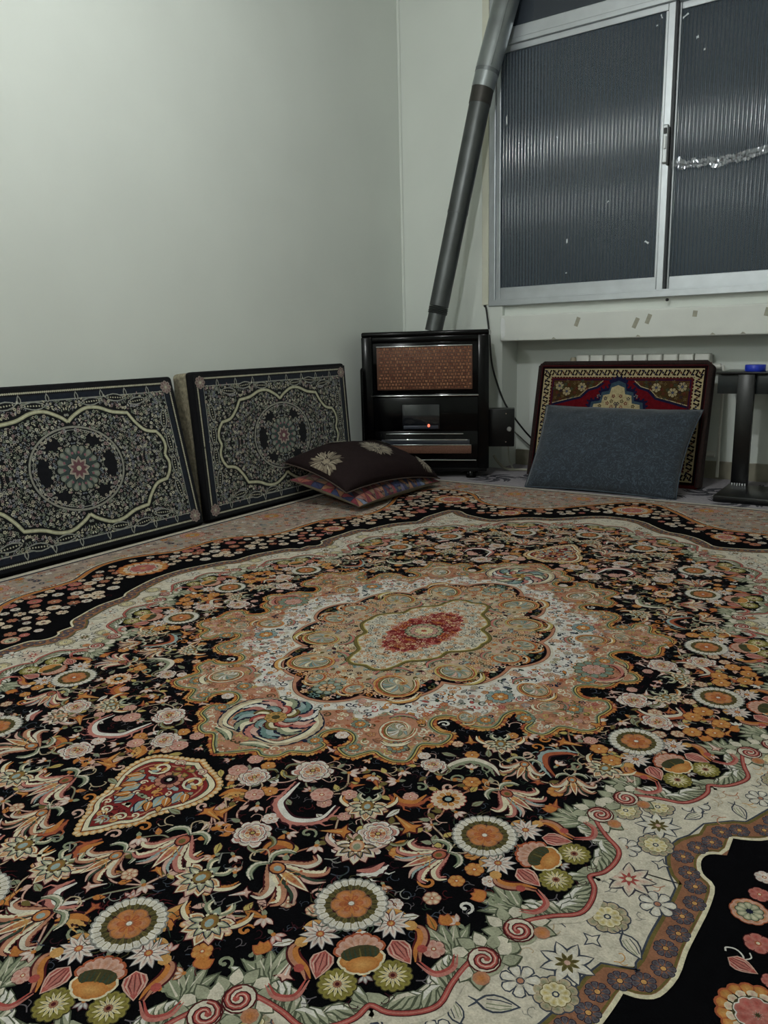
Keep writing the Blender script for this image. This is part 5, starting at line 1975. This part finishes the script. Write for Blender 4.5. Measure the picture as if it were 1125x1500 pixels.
def film(name, x0, x1, z0, z1, y, label, seed, nx=60, nz=60):
    from mathutils import noise
    e = empty(name, (x0, y, z0))
    tag(e, label, 'plastic sheet', None)
    V, F = [], []
    for i in range(nx+1):
        for j in range(nz+1):
            u, v = i/nx, j/nz
            x, z = (x1-x0)*u, (z1-z0)*v
            k = min(u, 1-u, v, 1-v)*4
            d = (.002+.004*max(0, 1-k))*noise.noise(Vector((x*7+seed, z*5, seed)))
            d += .0025*noise.noise(Vector((x*21+z*17+seed, z*3, 1.)))*max(0, 1-k)
            V.append((x, d, z))
    for i in range(nx):
        for j in range(nz):
            a = i*(nz+1)+j
            F.append((a, a+nz+1, a+nz+2, a+1))
    me = bpy.data.meshes.new(name)
    me.from_pydata(V, [], F)
    smooth(me)
    link('film', me, M_film, e)
    return e
f1 = film('plastic_sheet', WX0+.05, MU0-.002, WZ0+.07, RAIL0+.01, -.003, 'clear plastic film stretched over the window sash behind the flue pipe', 2.)
f2 = film('plastic_sheet', MU1+.004, WX1-.05, 1.60, RAIL0+.01, .022, 'clear plastic film over the other sash ending in a crumpled hem', 5.)
# crumpled hem
from mathutils import noise
V, F = [], []
n1_, n2_ = 260, 14
for i in range(n1_+1):
    x = (WX1-.05-MU1-.004)*i/n1_
    zc = -.018-.020*math.sin(x*6.5)+.10*x*x*.5+.006*noise.noise(Vector((x*20, 0, 0)))
    for j in range(n2_):
        a = 2*PI*j/n2_
        r = .016+.014*noise.noise(Vector((x*45, math.cos(a)*2.5, math.sin(a)*2.5)))+.010*noise.noise(Vector((x*120, math.cos(a)*5, math.sin(a)*5)))
        V.append((x, -.006+r*.45*math.cos(a), zc+r*1.1*math.sin(a)))
for i in range(n1_):
    for j in range(n2_):
        F.append((i*n2_+j, (i+1)*n2_+j, (i+1)*n2_+(j+1) % n2_, i*n2_+(j+1) % n2_))
me = bpy.data.meshes.new('crumpled_hem')
me.from_pydata(V, [], F)
M_hem = M_film.copy()
M_hem.name = 'crumpled_film'
mh = [n_ for n_ in M_hem.node_tree.nodes if n_.type == 'MIX_SHADER'][0]
for l_ in list(M_hem.node_tree.links):
    if l_.to_socket == mh.inputs[0]: M_hem.node_tree.links.remove(l_)
mh.inputs[0].default_value = .15
for n_ in M_hem.node_tree.nodes:
    if n_.type == 'BSDF_GLOSSY': n_.inputs['Roughness'].default_value = .12
link('crumpled_hem', me, M_hem, f2)
M_glint = mat('pale_film_glints', (.8, .84, .88), .15, 0, .8, **{'Transmission Weight': .3})  # pale colour of these bits stands for highlights on the crumpled film
def glint_bit(par, px, pz, y, l_, w_, a):
    MB().prism([(-l_, -w_), (-l_*.3, -w_*.4), (l_, -w_*.8), (l_*.9, w_), (0, w_*.5), (-l_*.8, w_*.8)], 0, .001, Matrix.Translation((px, y, pz)) @ Matrix.Rotation(-a, 4, 'Y') @ Matrix.Rotation(PI/2, 4, 'X')).build('film_glint', M_glint, par)
x0_, z0_ = WX0+.05, WZ0+.07
for X, Z, l_, w_, a in ((1.535, 2.25, .010, .004, 1.9), (1.515, 2.215, .004, .004, 0), (1.30, 1.44, .006, .005, .5), (1.51, 1.22, .012, .006, -.6), (1.08, 1.265, .004, .014, 0), (.715, 1.93, .004, .03, 0), (1.08, 1.10, .004, .004, 0)):
    glint_bit(f1, X-x0_, Z-z0_, -.008, l_, w_, a)
for X, Z, l_, w_, a in ((1.64, 2.235, .016, .005, .5), (1.70, 2.13, .006, .008, .2), (1.735, 2.07, .004, .006, 0)):
    glint_bit(f2, X-MU1-.004, Z-1.60, -.008, l_, w_, a)

# ================================================================== LAMPS
M_lampw = mat('lamp_plastic', lin('#d8d8d4'), .4)
M_bulb = bpy.data.materials.new('bulb_glow')
M_bulb.use_nodes = True
b = M_bulb.node_tree.nodes['Principled BSDF']
b.inputs['Emission Color'].default_value = (*LAMP_COLOR, 1)
b.inputs['Emission Strength'].default_value = LAMP_POWER*2.2
M_bulb2 = M_bulb.copy()
M_bulb2.node_tree.nodes['Principled BSDF'].inputs['Emission Strength'].default_value = LAMP_POWER*2.2*1.5
for (x, y, z), where in zip(LAMPS, ('near the window', 'at the far end of the room')):
    L_ = empty('ceiling_lamp', (x, y, z))
    tag(L_, 'white bulb pendant hanging from the ceiling '+where, 'lamp')
    MB().lathe([(.02, .105), (.024, .10), (.024, .06), (.034, .045), (.05, .02), (.055, -.005), (.05, -.03), (.03, -.05), (.006, -.056)], 24).build('bulb', M_bulb if y > -4 else M_bulb2, L_, sm=60)
    MB().tube([(0, 0, .10), (0, 0, ROOM_H-z-.02)], .003, 8).build('cord', M_lampw, L_)
    MB().lathe([(.03, .10), (.03, .16), (.012, .17)], 16).build('socket', M_lampw, L_, sm=40)
    MB().lathe([(.05, ROOM_H-z-.03), (.055, ROOM_H-z)], 20).build('ceiling_rose', M_lampw, L_, sm=40)
